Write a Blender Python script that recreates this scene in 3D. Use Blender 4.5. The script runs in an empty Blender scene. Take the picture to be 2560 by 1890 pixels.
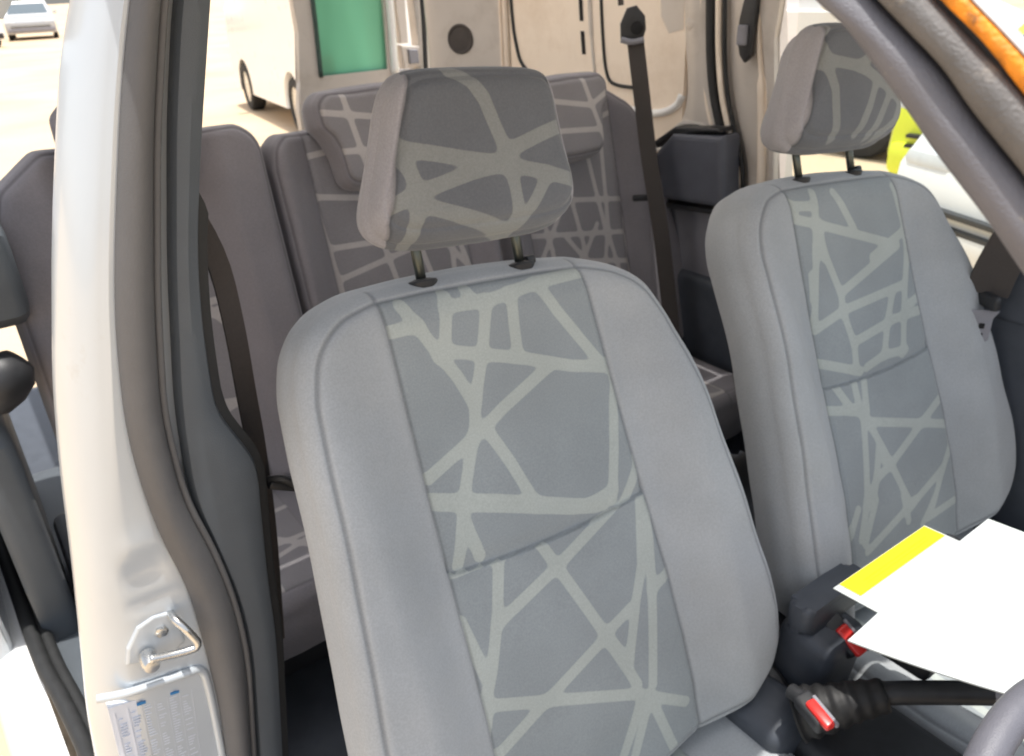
import bpy, bmesh, math, random
import numpy as np
from mathutils import Vector, Matrix
random.seed(4)
scene = bpy.context.scene
COL = scene.collection
PI = math.pi

# ------------------------------------------------------------------ materials
def principled(name):
    m = bpy.data.materials.new(name); m.use_nodes = True
    nt = m.node_tree; b = nt.nodes['Principled BSDF']
    return m, nt, b

def mat(name, col, rough=0.6, metal=0.0, var=0.10, scale=40.0, bump=0.0, bscale=600.0, dirt=None, coat=0.0, spec=0.5, dscale=9.0, dlo=0.52, dhi=0.72):
    """painted / moulded surface: mottled colour, roughness variation, fine grain bump, optional grime"""
    m, nt, b = principled(name); N = nt.nodes; Lk = nt.links
    tc = N.new('ShaderNodeTexCoord')
    n1 = N.new('ShaderNodeTexNoise'); n1.inputs['Scale'].default_value = scale; n1.inputs['Detail'].default_value = 6
    Lk.new(tc.outputs['Object'], n1.inputs['Vector'])
    mr = N.new('ShaderNodeMapRange'); mr.inputs['From Min'].default_value = .25; mr.inputs['From Max'].default_value = .75
    mr.inputs['To Min'].default_value = 1 - var; mr.inputs['To Max'].default_value = 1 + var
    Lk.new(n1.outputs['Fac'], mr.inputs['Value'])
    mx = N.new('ShaderNodeMix'); mx.data_type = 'RGBA'; mx.blend_type = 'MULTIPLY'; mx.inputs[0].default_value = 1
    mx.inputs[6].default_value = (*col, 1); Lk.new(mr.outputs[0], mx.inputs[7])
    out = mx.outputs[2]
    if dirt:
        n2 = N.new('ShaderNodeTexNoise'); n2.inputs['Scale'].default_value = dscale; n2.inputs['Detail'].default_value = 9; n2.inputs['Roughness'].default_value = .7
        Lk.new(tc.outputs['Object'], n2.inputs['Vector'])
        r2 = N.new('ShaderNodeMapRange'); r2.inputs['From Min'].default_value = dlo; r2.inputs['From Max'].default_value = dhi
        Lk.new(n2.outputs['Fac'], r2.inputs['Value'])
        m2 = N.new('ShaderNodeMix'); m2.data_type = 'RGBA'; Lk.new(r2.outputs[0], m2.inputs[0]); Lk.new(out, m2.inputs[6]); m2.inputs[7].default_value = (*dirt, 1)
        out = m2.outputs[2]
    Lk.new(out, b.inputs['Base Color'])
    rr = N.new('ShaderNodeMapRange'); rr.inputs['To Min'].default_value = max(0.03, rough - .08); rr.inputs['To Max'].default_value = min(1, rough + .08)
    Lk.new(n1.outputs['Fac'], rr.inputs['Value']); Lk.new(rr.outputs[0], b.inputs['Roughness'])
    b.inputs['Metallic'].default_value = metal
    b.inputs['Specular IOR Level'].default_value = spec
    if coat: b.inputs['Coat Weight'].default_value = coat; b.inputs['Coat Roughness'].default_value = .08
    if bump:
        n3 = N.new('ShaderNodeTexNoise'); n3.inputs['Scale'].default_value = bscale; n3.inputs['Detail'].default_value = 3
        Lk.new(tc.outputs['Object'], n3.inputs['Vector'])
        bp = N.new('ShaderNodeBump'); bp.inputs['Strength'].default_value = bump; bp.inputs['Distance'].default_value = .002
        Lk.new(n3.outputs['Fac'], bp.inputs['Height']); Lk.new(bp.outputs['Normal'], b.inputs['Normal'])
    return m

def fabric(name, side, cell, line):
    """upholstery: side cloth + woven centre panel whose pale lattice comes from the mesh attributes pat / pan / seam"""
    m, nt, b = principled(name); N = nt.nodes; Lk = nt.links
    tc = N.new('ShaderNodeTexCoord')
    def attr(n):
        a = N.new('ShaderNodeAttribute'); a.attribute_name = n; return a.outputs['Fac']
    def ramp(src, lo, hi, t0=0., t1=1.):
        r = N.new('ShaderNodeMapRange'); r.interpolation_type = 'SMOOTHSTEP'
        for k, v in (('From Min', lo), ('From Max', hi), ('To Min', t0), ('To Max', t1)): r.inputs[k].default_value = v
        Lk.new(src, r.inputs['Value']); return r.outputs[0]
    def mix(f, a, c, blend='MIX'):
        x = N.new('ShaderNodeMix'); x.data_type = 'RGBA'; x.blend_type = blend
        for sock, v in ((0, f), (6, a), (7, c)):
            if isinstance(v, (tuple, list)): x.inputs[sock].default_value = (*v, 1)
            elif isinstance(v, float): x.inputs[sock].default_value = v
            else: Lk.new(v, x.inputs[sock])
        return x.outputs[2]
    wob = N.new('ShaderNodeTexNoise'); wob.inputs['Scale'].default_value = 900; Lk.new(tc.outputs['Object'], wob.inputs['Vector'])
    wv = N.new('ShaderNodeMath'); wv.operation = 'MULTIPLY_ADD'; Lk.new(wob.outputs['Fac'], wv.inputs[0]); wv.inputs[1].default_value = .0007
    Lk.new(attr('pat'), wv.inputs[2])
    pat = ramp(wv.outputs[0], -.0004, .0014)
    panel = mix(pat, line, cell)
    c = mix(ramp(attr('pan'), -.0008, .0008), panel, side)
    big = N.new('ShaderNodeTexNoise'); big.inputs['Scale'].default_value = 7; big.inputs['Detail'].default_value = 5; Lk.new(tc.outputs['Object'], big.inputs['Vector'])
    c = mix(1.0, c, ramp(big.outputs['Fac'], .3, .7, .93, 1.06), 'MULTIPLY')
    thr = N.new('ShaderNodeTexNoise'); thr.inputs['Scale'].default_value = 420; thr.inputs['Detail'].default_value = 2; Lk.new(tc.outputs['Object'], thr.inputs['Vector'])
    c = mix(1.0, c, ramp(thr.outputs['Fac'], .25, .75, .925, 1.065), 'MULTIPLY')
    c = mix(1.0, c, ramp(attr('seam'), .0004, .0042, .66, 1.0), 'MULTIPLY')  # seam grooves darkened in the colour, standing in for crease shade
    Lk.new(c, b.inputs['Base Color']); b.inputs['Roughness'].default_value = .92
    b.inputs['Specular IOR Level'].default_value = .2
    b.inputs['Sheen Weight'].default_value = .25; b.inputs['Sheen Roughness'].default_value = .5
    w1 = N.new('ShaderNodeTexWave'); w1.inputs['Scale'].default_value = 260; w1.inputs['Distortion'].default_value = 2; Lk.new(tc.outputs['Object'], w1.inputs['Vector'])
    ad = N.new('ShaderNodeMath'); ad.operation = 'ADD'; Lk.new(w1.outputs['Fac'], ad.inputs[0]); Lk.new(thr.outputs['Fac'], ad.inputs[1])
    bp = N.new('ShaderNodeBump'); bp.inputs['Strength'].default_value = .16; bp.inputs['Distance'].default_value = .001
    Lk.new(ad.outputs[0], bp.inputs['Height']); Lk.new(bp.outputs['Normal'], b.inputs['Normal'])
    return m

def glass(name, tint, gloss=.08, milky=0.0, mcol=(.5, .8, .7)):
    m = bpy.data.materials.new(name); m.use_nodes = True; nt = m.node_tree; N = nt.nodes; Lk = nt.links
    N.remove(N['Principled BSDF']); out = N['Material Output']
    t = N.new('ShaderNodeBsdfTransparent'); t.inputs[0].default_value = (*tint, 1)
    g = N.new('ShaderNodeBsdfGlossy'); g.inputs['Roughness'].default_value = .03
    x = N.new('ShaderNodeMixShader'); x.inputs[0].default_value = gloss
    Lk.new(t.outputs[0], x.inputs[1]); Lk.new(g.outputs[0], x.inputs[2]); last = x
    if milky:
        d = N.new('ShaderNodeBsdfTranslucent'); 
        n = N.new('ShaderNodeTexNoise'); n.inputs['Scale'].default_value = 5; tc = N.new('ShaderNodeTexCoord')
        mp = N.new('ShaderNodeMapping'); mp.inputs['Scale'].default_value = (1, 1, .25); mp.inputs['Rotation'].default_value = (0, .35, 0)
        Lk.new(tc.outputs['Object'], mp.inputs[0]); Lk.new(mp.outputs[0], n.inputs['Vector'])
        cr = N.new('ShaderNodeMix'); cr.data_type = 'RGBA'; Lk.new(n.outputs['Fac'], cr.inputs[0])
        cr.inputs[6].default_value = (*[c * .55 for c in mcol], 1); cr.inputs[7].default_value = (*[min(1, c * 1.45) for c in mcol], 1)
        Lk.new(cr.outputs[2], d.inputs[0])
        y = N.new('ShaderNodeMixShader'); y.inputs[0].default_value = milky; Lk.new(x.outputs[0], y.inputs[1]); Lk.new(d.outputs[0], y.inputs[2]); last = y
    Lk.new(last.outputs[0], out.inputs[0]); return m

SILVER = mat('silver_paint', (.545, .585, .62), .30, .2, var=.03, scale=6, coat=.4, dirt=(.40, .36, .30), dscale=5, dlo=.6, dhi=.85)
BEIGE = mat('inner_body_paint', (.90, .78, .65), .45, 0, var=.04, scale=5, dirt=(.70, .56, .43), dscale=3, dlo=.5, dhi=.8)
GREIGE = mat('pillar_paint', (.60, .55, .50), .4, .05, var=.06, scale=6, dirt=(.48, .43, .38), dscale=5)
WHITE = mat('white_paint', (.90, .90, .885), .3, 0, var=.02, scale=5, coat=.5)
RUBBER = mat('rubber_seal', (.115, .114, .117), .6, 0, var=.06, scale=40, bump=.25, bscale=500)
DARKRUB = mat('black_rubber', (.022, .023, .024), .65, 0, var=.2, scale=60, bump=.2, bscale=300)
SLATE = mat('slate_plastic', (.088, .102, .118), .55, 0, var=.06, scale=25, bump=.35, bscale=900)
NAVY = mat('dark_plastic', (.062, .071, .088), .5, 0, var=.15, scale=30, bump=.3, bscale=800)
BLACK = mat('black_plastic', (.026, .027, .030), .45, 0, var=.2, scale=50, bump=.2, bscale=700)
GREYPL = mat('grey_plastic', (.24, .24, .27), .5, 0, var=.08, scale=30, bump=.3, bscale=900)
PADGREY = mat('pillar_cover', (.145, .145, .165), .5, 0, var=.08, scale=60, bump=.4, bscale=1400, dirt=(.36, .33, .28), dscale=70, dlo=.635, dhi=.70)
PADBROWN = mat('dirty_channel', (.125, .120, .118), .55, 0, var=.15, scale=80, bump=.4, bscale=900, dirt=(.28, .25, .21), dscale=60, dlo=.60, dhi=.75)
ORANGE = mat('orange_strip', (.80, .27, .012), .6, 0, var=.3, scale=150, bump=.6, bscale=500, dirt=(.10, .05, .02), dscale=160, dlo=.54, dhi=.70)
METAL = mat('bright_steel', (.62, .62, .61), .28, 1.0, var=.06, scale=60)
POST = mat('post_steel', (.10, .11, .10), .32, .9, var=.1, scale=60)
WEB = mat('belt_webbing', (.058, .049, .045), .75, 0, var=.15, scale=300, bump=.5, bscale=1200)
PAPER = mat('paper', (.50, .535, .53), .8, 0, var=.015, scale=12)
YELLOW = mat('yellow_card', (.70, .60, .0), .7, 0, var=.04, scale=30)
YINK = mat('yellow_ink', (.46, .38, .0), .8, 0, var=.05)
INK = mat('pale_ink', (.66,.69,.76), .8, 0, var=.05)
BLUEINK = mat('blue_ink', (.04, .22, .50), .7, 0, var=.05)
STICKER = mat('sticker_paper', (.74, .77, .84), .5, 0, var=.02, scale=20)
RED = mat('red_button', (.80, .035, .03), .35, 0, var=.04, scale=60, coat=.3)
TYRE = mat('tyre_rubber', (.02, .02, .02), .8, 0, var=.2, scale=30)
CARGLASS = mat('car_window', (.10, .13, .15), .08, 0, var=.05, spec=.8)
DARKGAP = mat('dark_interior', (.012, .012, .013), .9, 0, var=.1)
LAMP = mat('lamp_lens', (.75, .78, .8), .15, 0, var=.05, coat=.6)
FAB = fabric('seat_fabric', (.392, .412, .428), (.302, .332, .346), (.445, .480, .456))
FABR = fabric('rear_seat_fabric', (.255, .240, .258), (.285, .270, .282), (.52, .485, .475))
FABH = fabric('headrest_fabric', (.36, .352, .375), (.140, .150, .168), (.245, .258, .256))
ADDEDGLASS = glass('added_panel_glass', (.05, .05, .05), .03, .95, (.66, .645, .63))  # milky material of the added roof panel that lets daylight down
GLASSCLEAR = glass('clear_glass', (.94, .97, .96), .05)
GLASSGREEN = glass('green_tinted_glass', (.24, .48, .38), .04, .6, (.44, .72, .58))

# ------------------------------------------------------------------ object helpers
def link(name, me, m=None, parent=None, smooth=True):
    if m is not None: me.materials.append(m)
    o = bpy.data.objects.new(name, me); COL.objects.link(o)
    if parent is not None: o.parent = parent
    if smooth and len(me.polygons): me.polygons.foreach_set('use_smooth', [True] * len(me.polygons))
    return o
def obj(name, bm, m, parent=None, smooth=False, sharp=None):
    bmesh.ops.recalc_face_normals(bm, faces=bm.faces)
    me = bpy.data.meshes.new(name); bm.to_mesh(me); bm.free()
    o = link(name, me, m, parent, smooth)
    if smooth and sharp: me.set_sharp_from_angle(angle=math.radians(sharp))
    return o
def thing(name, label, cat, loc=(0, 0, 0), group=None, rot=(0, 0, 0)):
    o = bpy.data.objects.new(name, None); o.empty_display_size = .05; COL.objects.link(o); o.location = loc; o.rotation_euler = rot
    o['label'] = label; o['category'] = cat
    if group: o['group'] = group
    return o
def tag(o, label, cat, group=None):
    o['label'] = label; o['category'] = cat
    if group: o['group'] = group
    return o
def struct(o): o['kind'] = 'structure'; return o

def catmull(pts, n):
    P = np.array(pts, float)
    if len(P) == 2: return P[0] + (P[1] - P[0]) * np.linspace(0, 1, n)[:, None]
    d = np.r_[0, np.cumsum(np.linalg.norm(np.diff(P, axis=0), axis=1))]
    t = np.linspace(0, d[-1], n); out = np.zeros((n, P.shape[1]))
    # cubic hermite with finite-difference tangents
    m = np.zeros_like(P); m[1:-1] = (P[2:] - P[:-2]) / (d[2:] - d[:-2])[:, None]; m[0] = (P[1] - P[0]) / (d[1] - d[0]); m[-1] = (P[-1] - P[-2]) / (d[-1] - d[-2])
    k = np.clip(np.searchsorted(d, t, side='right') - 1, 0, len(P) - 2); h = (d[k + 1] - d[k])[:, None]; s = ((t - d[k])[:, None]) / h
    out = (2*s**3-3*s**2+1)*P[k] + (s**3-2*s**2+s)*h*m[k] + (-2*s**3+3*s**2)*P[k+1] + (s**3-s**2)*h*m[k+1]
    return out

def box(bm, c, s, bev=0.0, rot=None, seg=2):
    r = bmesh.ops.create_cube(bm, size=1.0); v = r['verts']
    M = Matrix.Translation(c) @ (rot if rot else Matrix.Identity(4)) @ Matrix.Diagonal((*s, 1))
    bmesh.ops.transform(bm, matrix=M, verts=v)
    if bev > 0:
        e = list({e for x in v for e in x.link_edges})
        bmesh.ops.bevel(bm, geom=e, offset=bev, segments=seg, affect='EDGES', profile=.5)
def tube(bm, pts, r, n=10, closed=False, res=None, flat=1.0):
    P = catmull(pts, res) if res else np.array(pts, float)
    P = [Vector(p) for p in P]; N = len(P); rings = []
    prev = None
    for i, p in enumerate(P):
        a = P[(i - 1) % N] if (closed or i > 0) else p; b = P[(i + 1) % N] if (closed or i < N - 1) else p
        t = (b - a).normalized()
        if prev is None:
            up = Vector((0, 0, 1)) if abs(t.z) < .9 else Vector((1, 0, 0)); x = t.cross(up).normalized()
        else:
            x = (prev - t * prev.dot(t)).normalized()
        prev = x; y = t.cross(x)
        rr = r[i] if isinstance(r, (list, tuple)) else r
        rings.append([bm.verts.new(p + x * (rr * math.cos(2*PI*k/n)) + y * (rr * flat * math.sin(2*PI*k/n))) for k in range(n)])
    for i in range(N if closed else N - 1):
        A, B = rings[i], rings[(i + 1) % N]
        for k in range(n): bm.faces.new((A[k], A[(k+1) % n], B[(k+1) % n], B[k]))
    if not closed:
        bm.faces.new(rings[0][::-1]); bm.faces.new(rings[-1])
def lathe(bm, prof, n=32, M=None):
    """prof: list of (radius, height) around local z"""
    rings = []
    for r, h in prof:
        ring = [bm.verts.new(Vector((r*math.cos(2*PI*k/n), r*math.sin(2*PI*k/n), h))) for k in range(n)]; rings.append(ring)
    for A, B in zip(rings, rings[1:]):
        for k in range(n): bm.faces.new((A[k], A[(k+1) % n], B[(k+1) % n], B[k]))
    bm.faces.new(rings[0][::-1]); bm.faces.new(rings[-1])
    if M: bmesh.ops.transform(bm, matrix=M, verts=[v for r in rings for v in r])
def ribbon(bm, L, R, out, bulge=.01, back=.02, nl=40, nw=10, power=.5, lip=0.0):
    """a long moulding between edge curves L and R, domed by bulge along out, with sides going back"""
    L = catmull(L, nl); R = catmull(R, nl); out = np.array(out, float); out /= np.linalg.norm(out)
    rows = []
    for a, b in zip(L, R):
        row = [a - out * back]
        for j in range(nw + 1):
            t = j / nw; t = .5 - .5 * math.cos(PI * t)
            f = max(0., 1 - (2*t - 1)**2) ** power
            row.append(a + (b - a) * t + out * (bulge * f))
        row.append(b - out * back)
        rows.append([bm.verts.new(p) for p in row])
    for A, B in zip(rows, rows[1:]):
        for k in range(len(A) - 1): bm.faces.new((A[k], A[k+1], B[k+1], B[k]))
        bm.faces.new((A[-1], A[0], B[0], B[-1]))
    bm.faces.new(rows[0]); bm.faces.new(rows[-1][::-1])
def slab(bm, poly, axis, at, thick, bev=0.0):
    """polygon in the plane perpendicular to axis ('x': poly=(y,z), 'y': poly=(x,z), 'z': poly=(x,y)), from at to at+thick"""
    def P(a, b, d): return {'x': (d, a, b), 'y': (a, d, b), 'z': (a, b, d)}[axis]
    A = [bm.verts.new(P(a, b, at)) for a, b in poly]; B = [bm.verts.new(P(a, b, at + thick)) for a, b in poly]
    f0 = bm.faces.new(A); f1 = bm.faces.new(B[::-1]); n = len(poly)
    for k in range(n): bm.faces.new((A[k], B[k], B[(k+1) % n], A[(k+1) % n]))
    if bev:
        e = [e for e in f0.edges] + [e for e in f1.edges]
        bmesh.ops.bevel(bm, geom=e, offset=bev, segments=3, affect='EDGES', profile=.5)
def rrect(x0, x1, y0, y1, r, n=6):
    o = []
    for cx, cy, a in ((x1-r, y1-r, 0), (x0+r, y1-r, 90), (x0+r, y0+r, 180), (x1-r, y0+r, 270)):
        for k in range(n + 1):
            t = math.radians(a + 90*k/n); o.append((cx + r*math.cos(t), cy + r*math.sin(t)))
    return o

def printed(o, bm, m):
    """ink printed on a part: thin faces added to that part's own mesh with a second material"""
    tmp = bpy.data.meshes.new('ink'); bm.to_mesh(tmp); bm.free()
    full = bmesh.new(); full.from_mesh(o.data); n = len(full.faces); full.from_mesh(tmp); full.faces.ensure_lookup_table()
    o.data.materials.append(m); k = len(o.data.materials) - 1
    for f in full.faces[n:]: f.material_index = k; f.smooth = False
    full.to_mesh(o.data); full.free(); bpy.data.meshes.remove(tmp)

# ------------------------------------------------------------------ upholstery
def seg_dist(u, v, lines, k=.010):
    """smooth-union distance to a set of polylines, so that cells get rounded corners"""
    acc = np.zeros_like(u)
    for l in lines:
        acc += np.exp(-np.minimum(polyline_dist(u, v, l), .2) / (k * .30))
    return -np.log(acc + 1e-30) * (k * .30)

def resample_closed(P, M, soft=90):
    P = np.array(P + [P[0]], float); d = np.r_[0, np.cumsum(np.linalg.norm(np.diff(P, axis=0), axis=1))]
    t = np.linspace(0, d[-1], M, endpoint=False)
    Q = np.stack([np.interp(t, d, P[:, 0]), np.interp(t, d, P[:, 1])], 1)
    k = max(2, M // soft); w = np.hanning(2*k + 1); w /= w.sum()      # round the corners
    E = np.concatenate([Q[-k:], Q, Q[:k]])
    return np.stack([np.convolve(E[:, i], w, 'valid') for i in (0, 1)], 1)

def pillow(name, outline, nf, thick, r, core, full=False, soft=90, M=420, NR=70, attrs=None, dent=None, skew=0.0, material=None, parent=None, seam_d=.016):
    """upholstered pad: closed outline in (u,v), front surface height nf(u,v) along n, flat gusset, rounded shoulder.
    local axes: u -> x, n -> -y, v -> z.  core: ((u,v),(u,v)) segment the rings shrink to."""
    O = resample_closed(outline, M, soft)
    a, b = np.array(core[0]), np.array(core[1]); ab = b - a
    t = np.clip(((O - a) @ ab) / (ab @ ab), 0, 1); C = a + t[:, None] * ab
    dist = np.linalg.norm(O - C, axis=1)
    S = np.r_[np.linspace(0, .8, int(NR*.6), endpoint=False), 1 - .2 * (1 - np.linspace(0, 1, int(NR*.4)))**1.6]
    rows, kinds = [], []
    for s in S:
        uv = C + (O - C) * s; d = (1 - s) * dist
        n = nf(uv[:, 0], uv[:, 1]); q = np.clip(r - d, 0, r); n = n - (r - np.sqrt(np.maximum(r*r - q*q, 0)))
        if dent is not None: n = n - dent(uv[:, 0], uv[:, 1])
        n = n - .0035 * np.exp(-((d - seam_d) / .0035)**2)
        rows.append(np.stack([uv[:, 0], n, uv[:, 1], d], 1)); kinds.append(0)
    n_edge = rows[-1][:, 1]
    for f in (.15, .3, .5, .7, .85, .95):                       # gusset
        x = (thick - 2*r) * f; rr = rows[-1].copy() if False else np.stack([O[:, 0], n_edge - x, O[:, 1], np.zeros(M)], 1)
        bow = .006 * math.sin(PI * f); cdir = (O - C) / np.maximum(dist, 1e-6)[:, None]
        rr[:, 0] += cdir[:, 0]*bow; rr[:, 2] += cdir[:, 1]*bow; rows.append(rr); kinds.append(1)
    for s in (.985, .95, .9, .8, .6, .3, 0):
        d = (1 - s) * dist; q = np.clip(r - d, 0, r); uv = C + (O - C) * s
        n = n_edge - (thick - 2*r) - np.sqrt(np.maximum(r*r - q*q, 0)); rows.append(np.stack([uv[:, 0], n, uv[:, 1], np.full(M, .05)], 1)); kinds.append(2)
    A = np.stack(rows)                       # rows x M x 4
    R = len(rows); V = A.reshape(-1, 4)
    if skew: V[:, 2] -= skew * V[:, 0] * sstep(V[:, 2], -.32, -.02)      # the top leans with its occupant-worn frame
    co = np.stack([V[:, 0], -V[:, 1], V[:, 2]], 1)
    i = np.arange(R - 1)[:, None] * M; j = np.arange(M)[None, :]; j2 = (j + 1) % M
    F = np.stack([i + j, i + j2, i + M + j2, i + M + j], -1).reshape(-1, 4)
    me = bpy.data.meshes.new(name)
    me.vertices.add(len(co)); me.vertices.foreach_set('co', co.ravel())
    me.loops.add(F.size); me.loops.foreach_set('vertex_index', F.ravel().astype(np.int32))
    me.polygons.add(len(F)); me.polygons.foreach_set('loop_start', np.arange(0, F.size, 4, dtype=np.int32))
    try: me.polygons.foreach_set('loop_total', np.full(len(F), 4, dtype=np.int32))
    except Exception: pass
    me.update(calc_edges=True); me.validate()
    kind = np.repeat(np.array(kinds), M); u, v, d = V[:, 0], V[:, 2], V[:, 3]
    pat, pan, seam = attrs(u, v)
    front = (kind == 0)
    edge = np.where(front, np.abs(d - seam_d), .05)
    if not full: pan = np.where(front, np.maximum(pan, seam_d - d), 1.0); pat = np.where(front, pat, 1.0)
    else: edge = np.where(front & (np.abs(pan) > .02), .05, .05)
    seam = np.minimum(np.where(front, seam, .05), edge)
    for nme, val in (('pat', pat), ('pan', pan), ('seam', seam)):
        at = me.attributes.new(nme, 'FLOAT', 'POINT'); at.data.foreach_set('value', val.astype(np.float32))
    return link(name, me, material, parent)

def sstep(x, a, b):
    t = np.clip((x - a) / (b - a), 0, 1); return t*t*(3 - 2*t)
def polyline_dist(u, v, l):
    d = np.full_like(u, 1.)
    for (ax, ay), (bx, by) in zip(l, l[1:]):
        dx, dy = bx-ax, by-ay; t = np.clip(((u-ax)*dx + (v-ay)*dy)/(dx*dx+dy*dy+1e-12), 0, 1)
        d = np.minimum(d, np.hypot(u-ax-t*dx, v-ay-t*dy))
    return d

SKY, SUN = 0.33, 5.0
NEAR_UPPER = [[(-0.126,-0.008),(-0.101,-0.067),(-0.079,-0.112),(-0.068,-0.146)],[(-0.149,-0.035),(-0.113,-0.037)],[(-0.064,-0.01),(-0.085,-0.072),(-0.096,-0.081)],[(-0.032,-0.012),(-0.031,-0.024)],[(-0.068,-0.025),(-0.003,-0.032),(0.079,-0.028),(0.159,-0.031)],[(-0.011,-0.032),(-0.036,-0.094),(-0.054,-0.13),(-0.068,-0.162),(-0.074,-0.181),(-0.096,-0.223),(-0.115,-0.261)],[(0.028,-0.033),(0.021,-0.069),(0.015,-0.111)],[(0.073,-0.03),(0.092,-0.071),(0.143,-0.16)],[(-0.082,-0.078),(-0.03,-0.098),(0.014,-0.114),(0.095,-0.15),(0.16,-0.17)],[(0.178,-0.097),(0.169,-0.145),(0.163,-0.17)],[(0.158,-0.167),(0.165,-0.194),(0.173,-0.224)],[(0.161,-0.191),(0.149,-0.221),(0.13,-0.284),(0.106,-0.35)],[(0.055,-0.14),(-0.027,-0.17),(-0.064,-0.187),(-0.154,-0.219)],[(-0.058,-0.189),(-0.037,-0.241),(-0.016,-0.308)],[(0.18,-0.278),(0.16,-0.324),(0.126,-0.363),(0.107,-0.374)],[(-0.158,-0.246),(-0.073,-0.28),(0.077,-0.348)],[(0.071,-0.341),(0.11,-0.337)],[(-0.117,-0.268),(-0.147,-0.337)],[(-0.122,-0.293),(-0.115,-0.339)],[(-0.157,-0.251),(0.039,-0.336),(0.091,-0.352)]]
NEAR_LOWER = [[(-0.164,-0.341),(-0.082,-0.348),(-0.032,-0.349)],[(-0.089,-0.344),(-0.115,-0.417),(-0.143,-0.478),(-0.161,-0.51),(-0.185,-0.583)],[(0.116,-0.355),(-0.013,-0.4),(-0.114,-0.429)],[(-0.034,-0.341),(-0.011,-0.401),(0.034,-0.521),(0.069,-0.621)],[(0.151,-0.369),(0.125,-0.456),(0.099,-0.502),(0.066,-0.574)],[(0.162,-0.374),(0.138,-0.474),(0.096,-0.635)],[(0.172,-0.487),(0.134,-0.499)],[(0.036,-0.522),(0.085,-0.508)],[(0.035,-0.526),(-0.075,-0.56),(-0.173,-0.593)],[(-0.162,-0.523),(-0.06,-0.572),(0.065,-0.634),(0.152,-0.698)],[(0.066,-0.65),(0.023,-0.713)],[(0.081,-0.658),(0.044,-0.725)],[(0.09,-0.663),(0.12,-0.769)],[(-0.167,-0.405),(-0.155,-0.485)],[(0.035,-0.526),(0.062,-0.582)]]
FAR_UPPER = [[(-0.087,-0.014),(-0.115,-0.122)],[(-0.033,-0.024),(0.001,-0.094)],[(-0.158,-0.015),(-0.145,-0.051),(-0.091,-0.07),(0.085,-0.137)],[(0.142,-0.044),(0.152,-0.116),(0.149,-0.18)],[(0.04,-0.156),(0.142,-0.131)],[(-0.153,-0.026),(-0.098,-0.036)],[(-0.091,-0.07),(-0.094,-0.126)],[(-0.11,-0.106),(-0.15,-0.225)],[(-0.094,-0.11),(-0.067,-0.199),(-0.071,-0.226),(-0.058,-0.292),(-0.066,-0.336)],[(0.121,-0.151),(-0.066,-0.196)],[(0.151,-0.163),(0.123,-0.231),(0.102,-0.286),(0.078,-0.349)],[(-0.154,-0.24),(-0.066,-0.227),(0.114,-0.226)],[(-0.057,-0.289),(0.073,-0.28),(0.171,-0.286)],[(0.081,-0.233),(0.054,-0.273),(0.021,-0.335)],[(0.112,-0.268),(0.174,-0.256)],[(-0.035,-0.342),(0.021,-0.335),(0.09,-0.345)],[(-0.163,-0.297),(-0.054,-0.344)],[(-0.136,-0.149),(-0.143,-0.188)]]
FAR_LOWER = [[(-0.137,-0.343),(-0.104,-0.399)],[(-0.082,-0.342),(-0.082,-0.406)],[(-0.05,-0.346),(-0.064,-0.415)],[(-0.17,-0.38),(-0.079,-0.41)],[(-0.091,-0.403),(-0.063,-0.436),(0.175,-0.521)],[(0.169,-0.461),(0.095,-0.487),(-0.021,-0.529),(-0.075,-0.542),(-0.114,-0.575)],[(-0.077,-0.42),(-0.114,-0.575)],[(-0.066,-0.438),(-0.027,-0.53),(0.016,-0.631)],[(-0.054,-0.49),(-0.096,-0.582)],[(0.174,-0.523),(0.171,-0.562),(0.126,-0.61),(0.089,-0.657)],[(0.128,-0.601),(0.021,-0.63)],[(-0.052,-0.5),(-0.037,-0.53)],[(-0.112,-0.569),(-0.144,-0.631)],[(-0.088,-0.579),(-0.134,-0.644)],[(-0.003,-0.603),(0.003,-0.656)],[(0.028,-0.625),(-0.13,-0.661)],[(-0.142,-0.575),(-0.179,-0.622)],[(0.091,-0.65),(0.049,-0.682)],[(0.163,-0.679),(0.072,-0.678)]]
NEAR_HEAD = [[(-0.045,0.233),(-0.023,0.218),(-0.008,0.198),(0.006,0.166),(0.021,0.135)],[(0.019,0.139),(0.073,0.156),(0.136,0.173)],[(-.13,.156),(-0.042,0.136),(0.013,0.125),(0.081,0.111),(0.147,0.095)],[(0.018,0.127),(-0.032,0.119),(-0.102,0.104),(-0.136,0.092)],[(-.128,.20),(-.118,.155),(-.106,.124),(-0.1,0.102),(-0.107,0.052)],[(0.022,0.124),(0.029,0.098),(0.036,0.054)],[(0.08,0.106),(0.051,0.068),(0.033,0.051)],[(-0.1,0.091),(-0.041,0.071),(0.03,0.046)],[(0.143,0.182),(0.147,0.135),(0.147,0.095)]]
FAR_HEAD = [[(-0.105,0.182),(-0.079,0.134),(-0.069,0.061)],[(-0.105,0.179),(-0.021,0.165),(0.07,0.13),(0.124,0.107)],[(-0.021,0.167),(0.017,0.188)],[(0.024,0.135),(0.013,0.105),(-0.012,0.064)],[(0.071,0.12),(0.029,0.058)],[(0.115,0.103),(0.098,0.075),(0.057,0.055)],[(-0.105,0.179),(-0.109,0.215),(-0.094,0.229)]]

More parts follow.
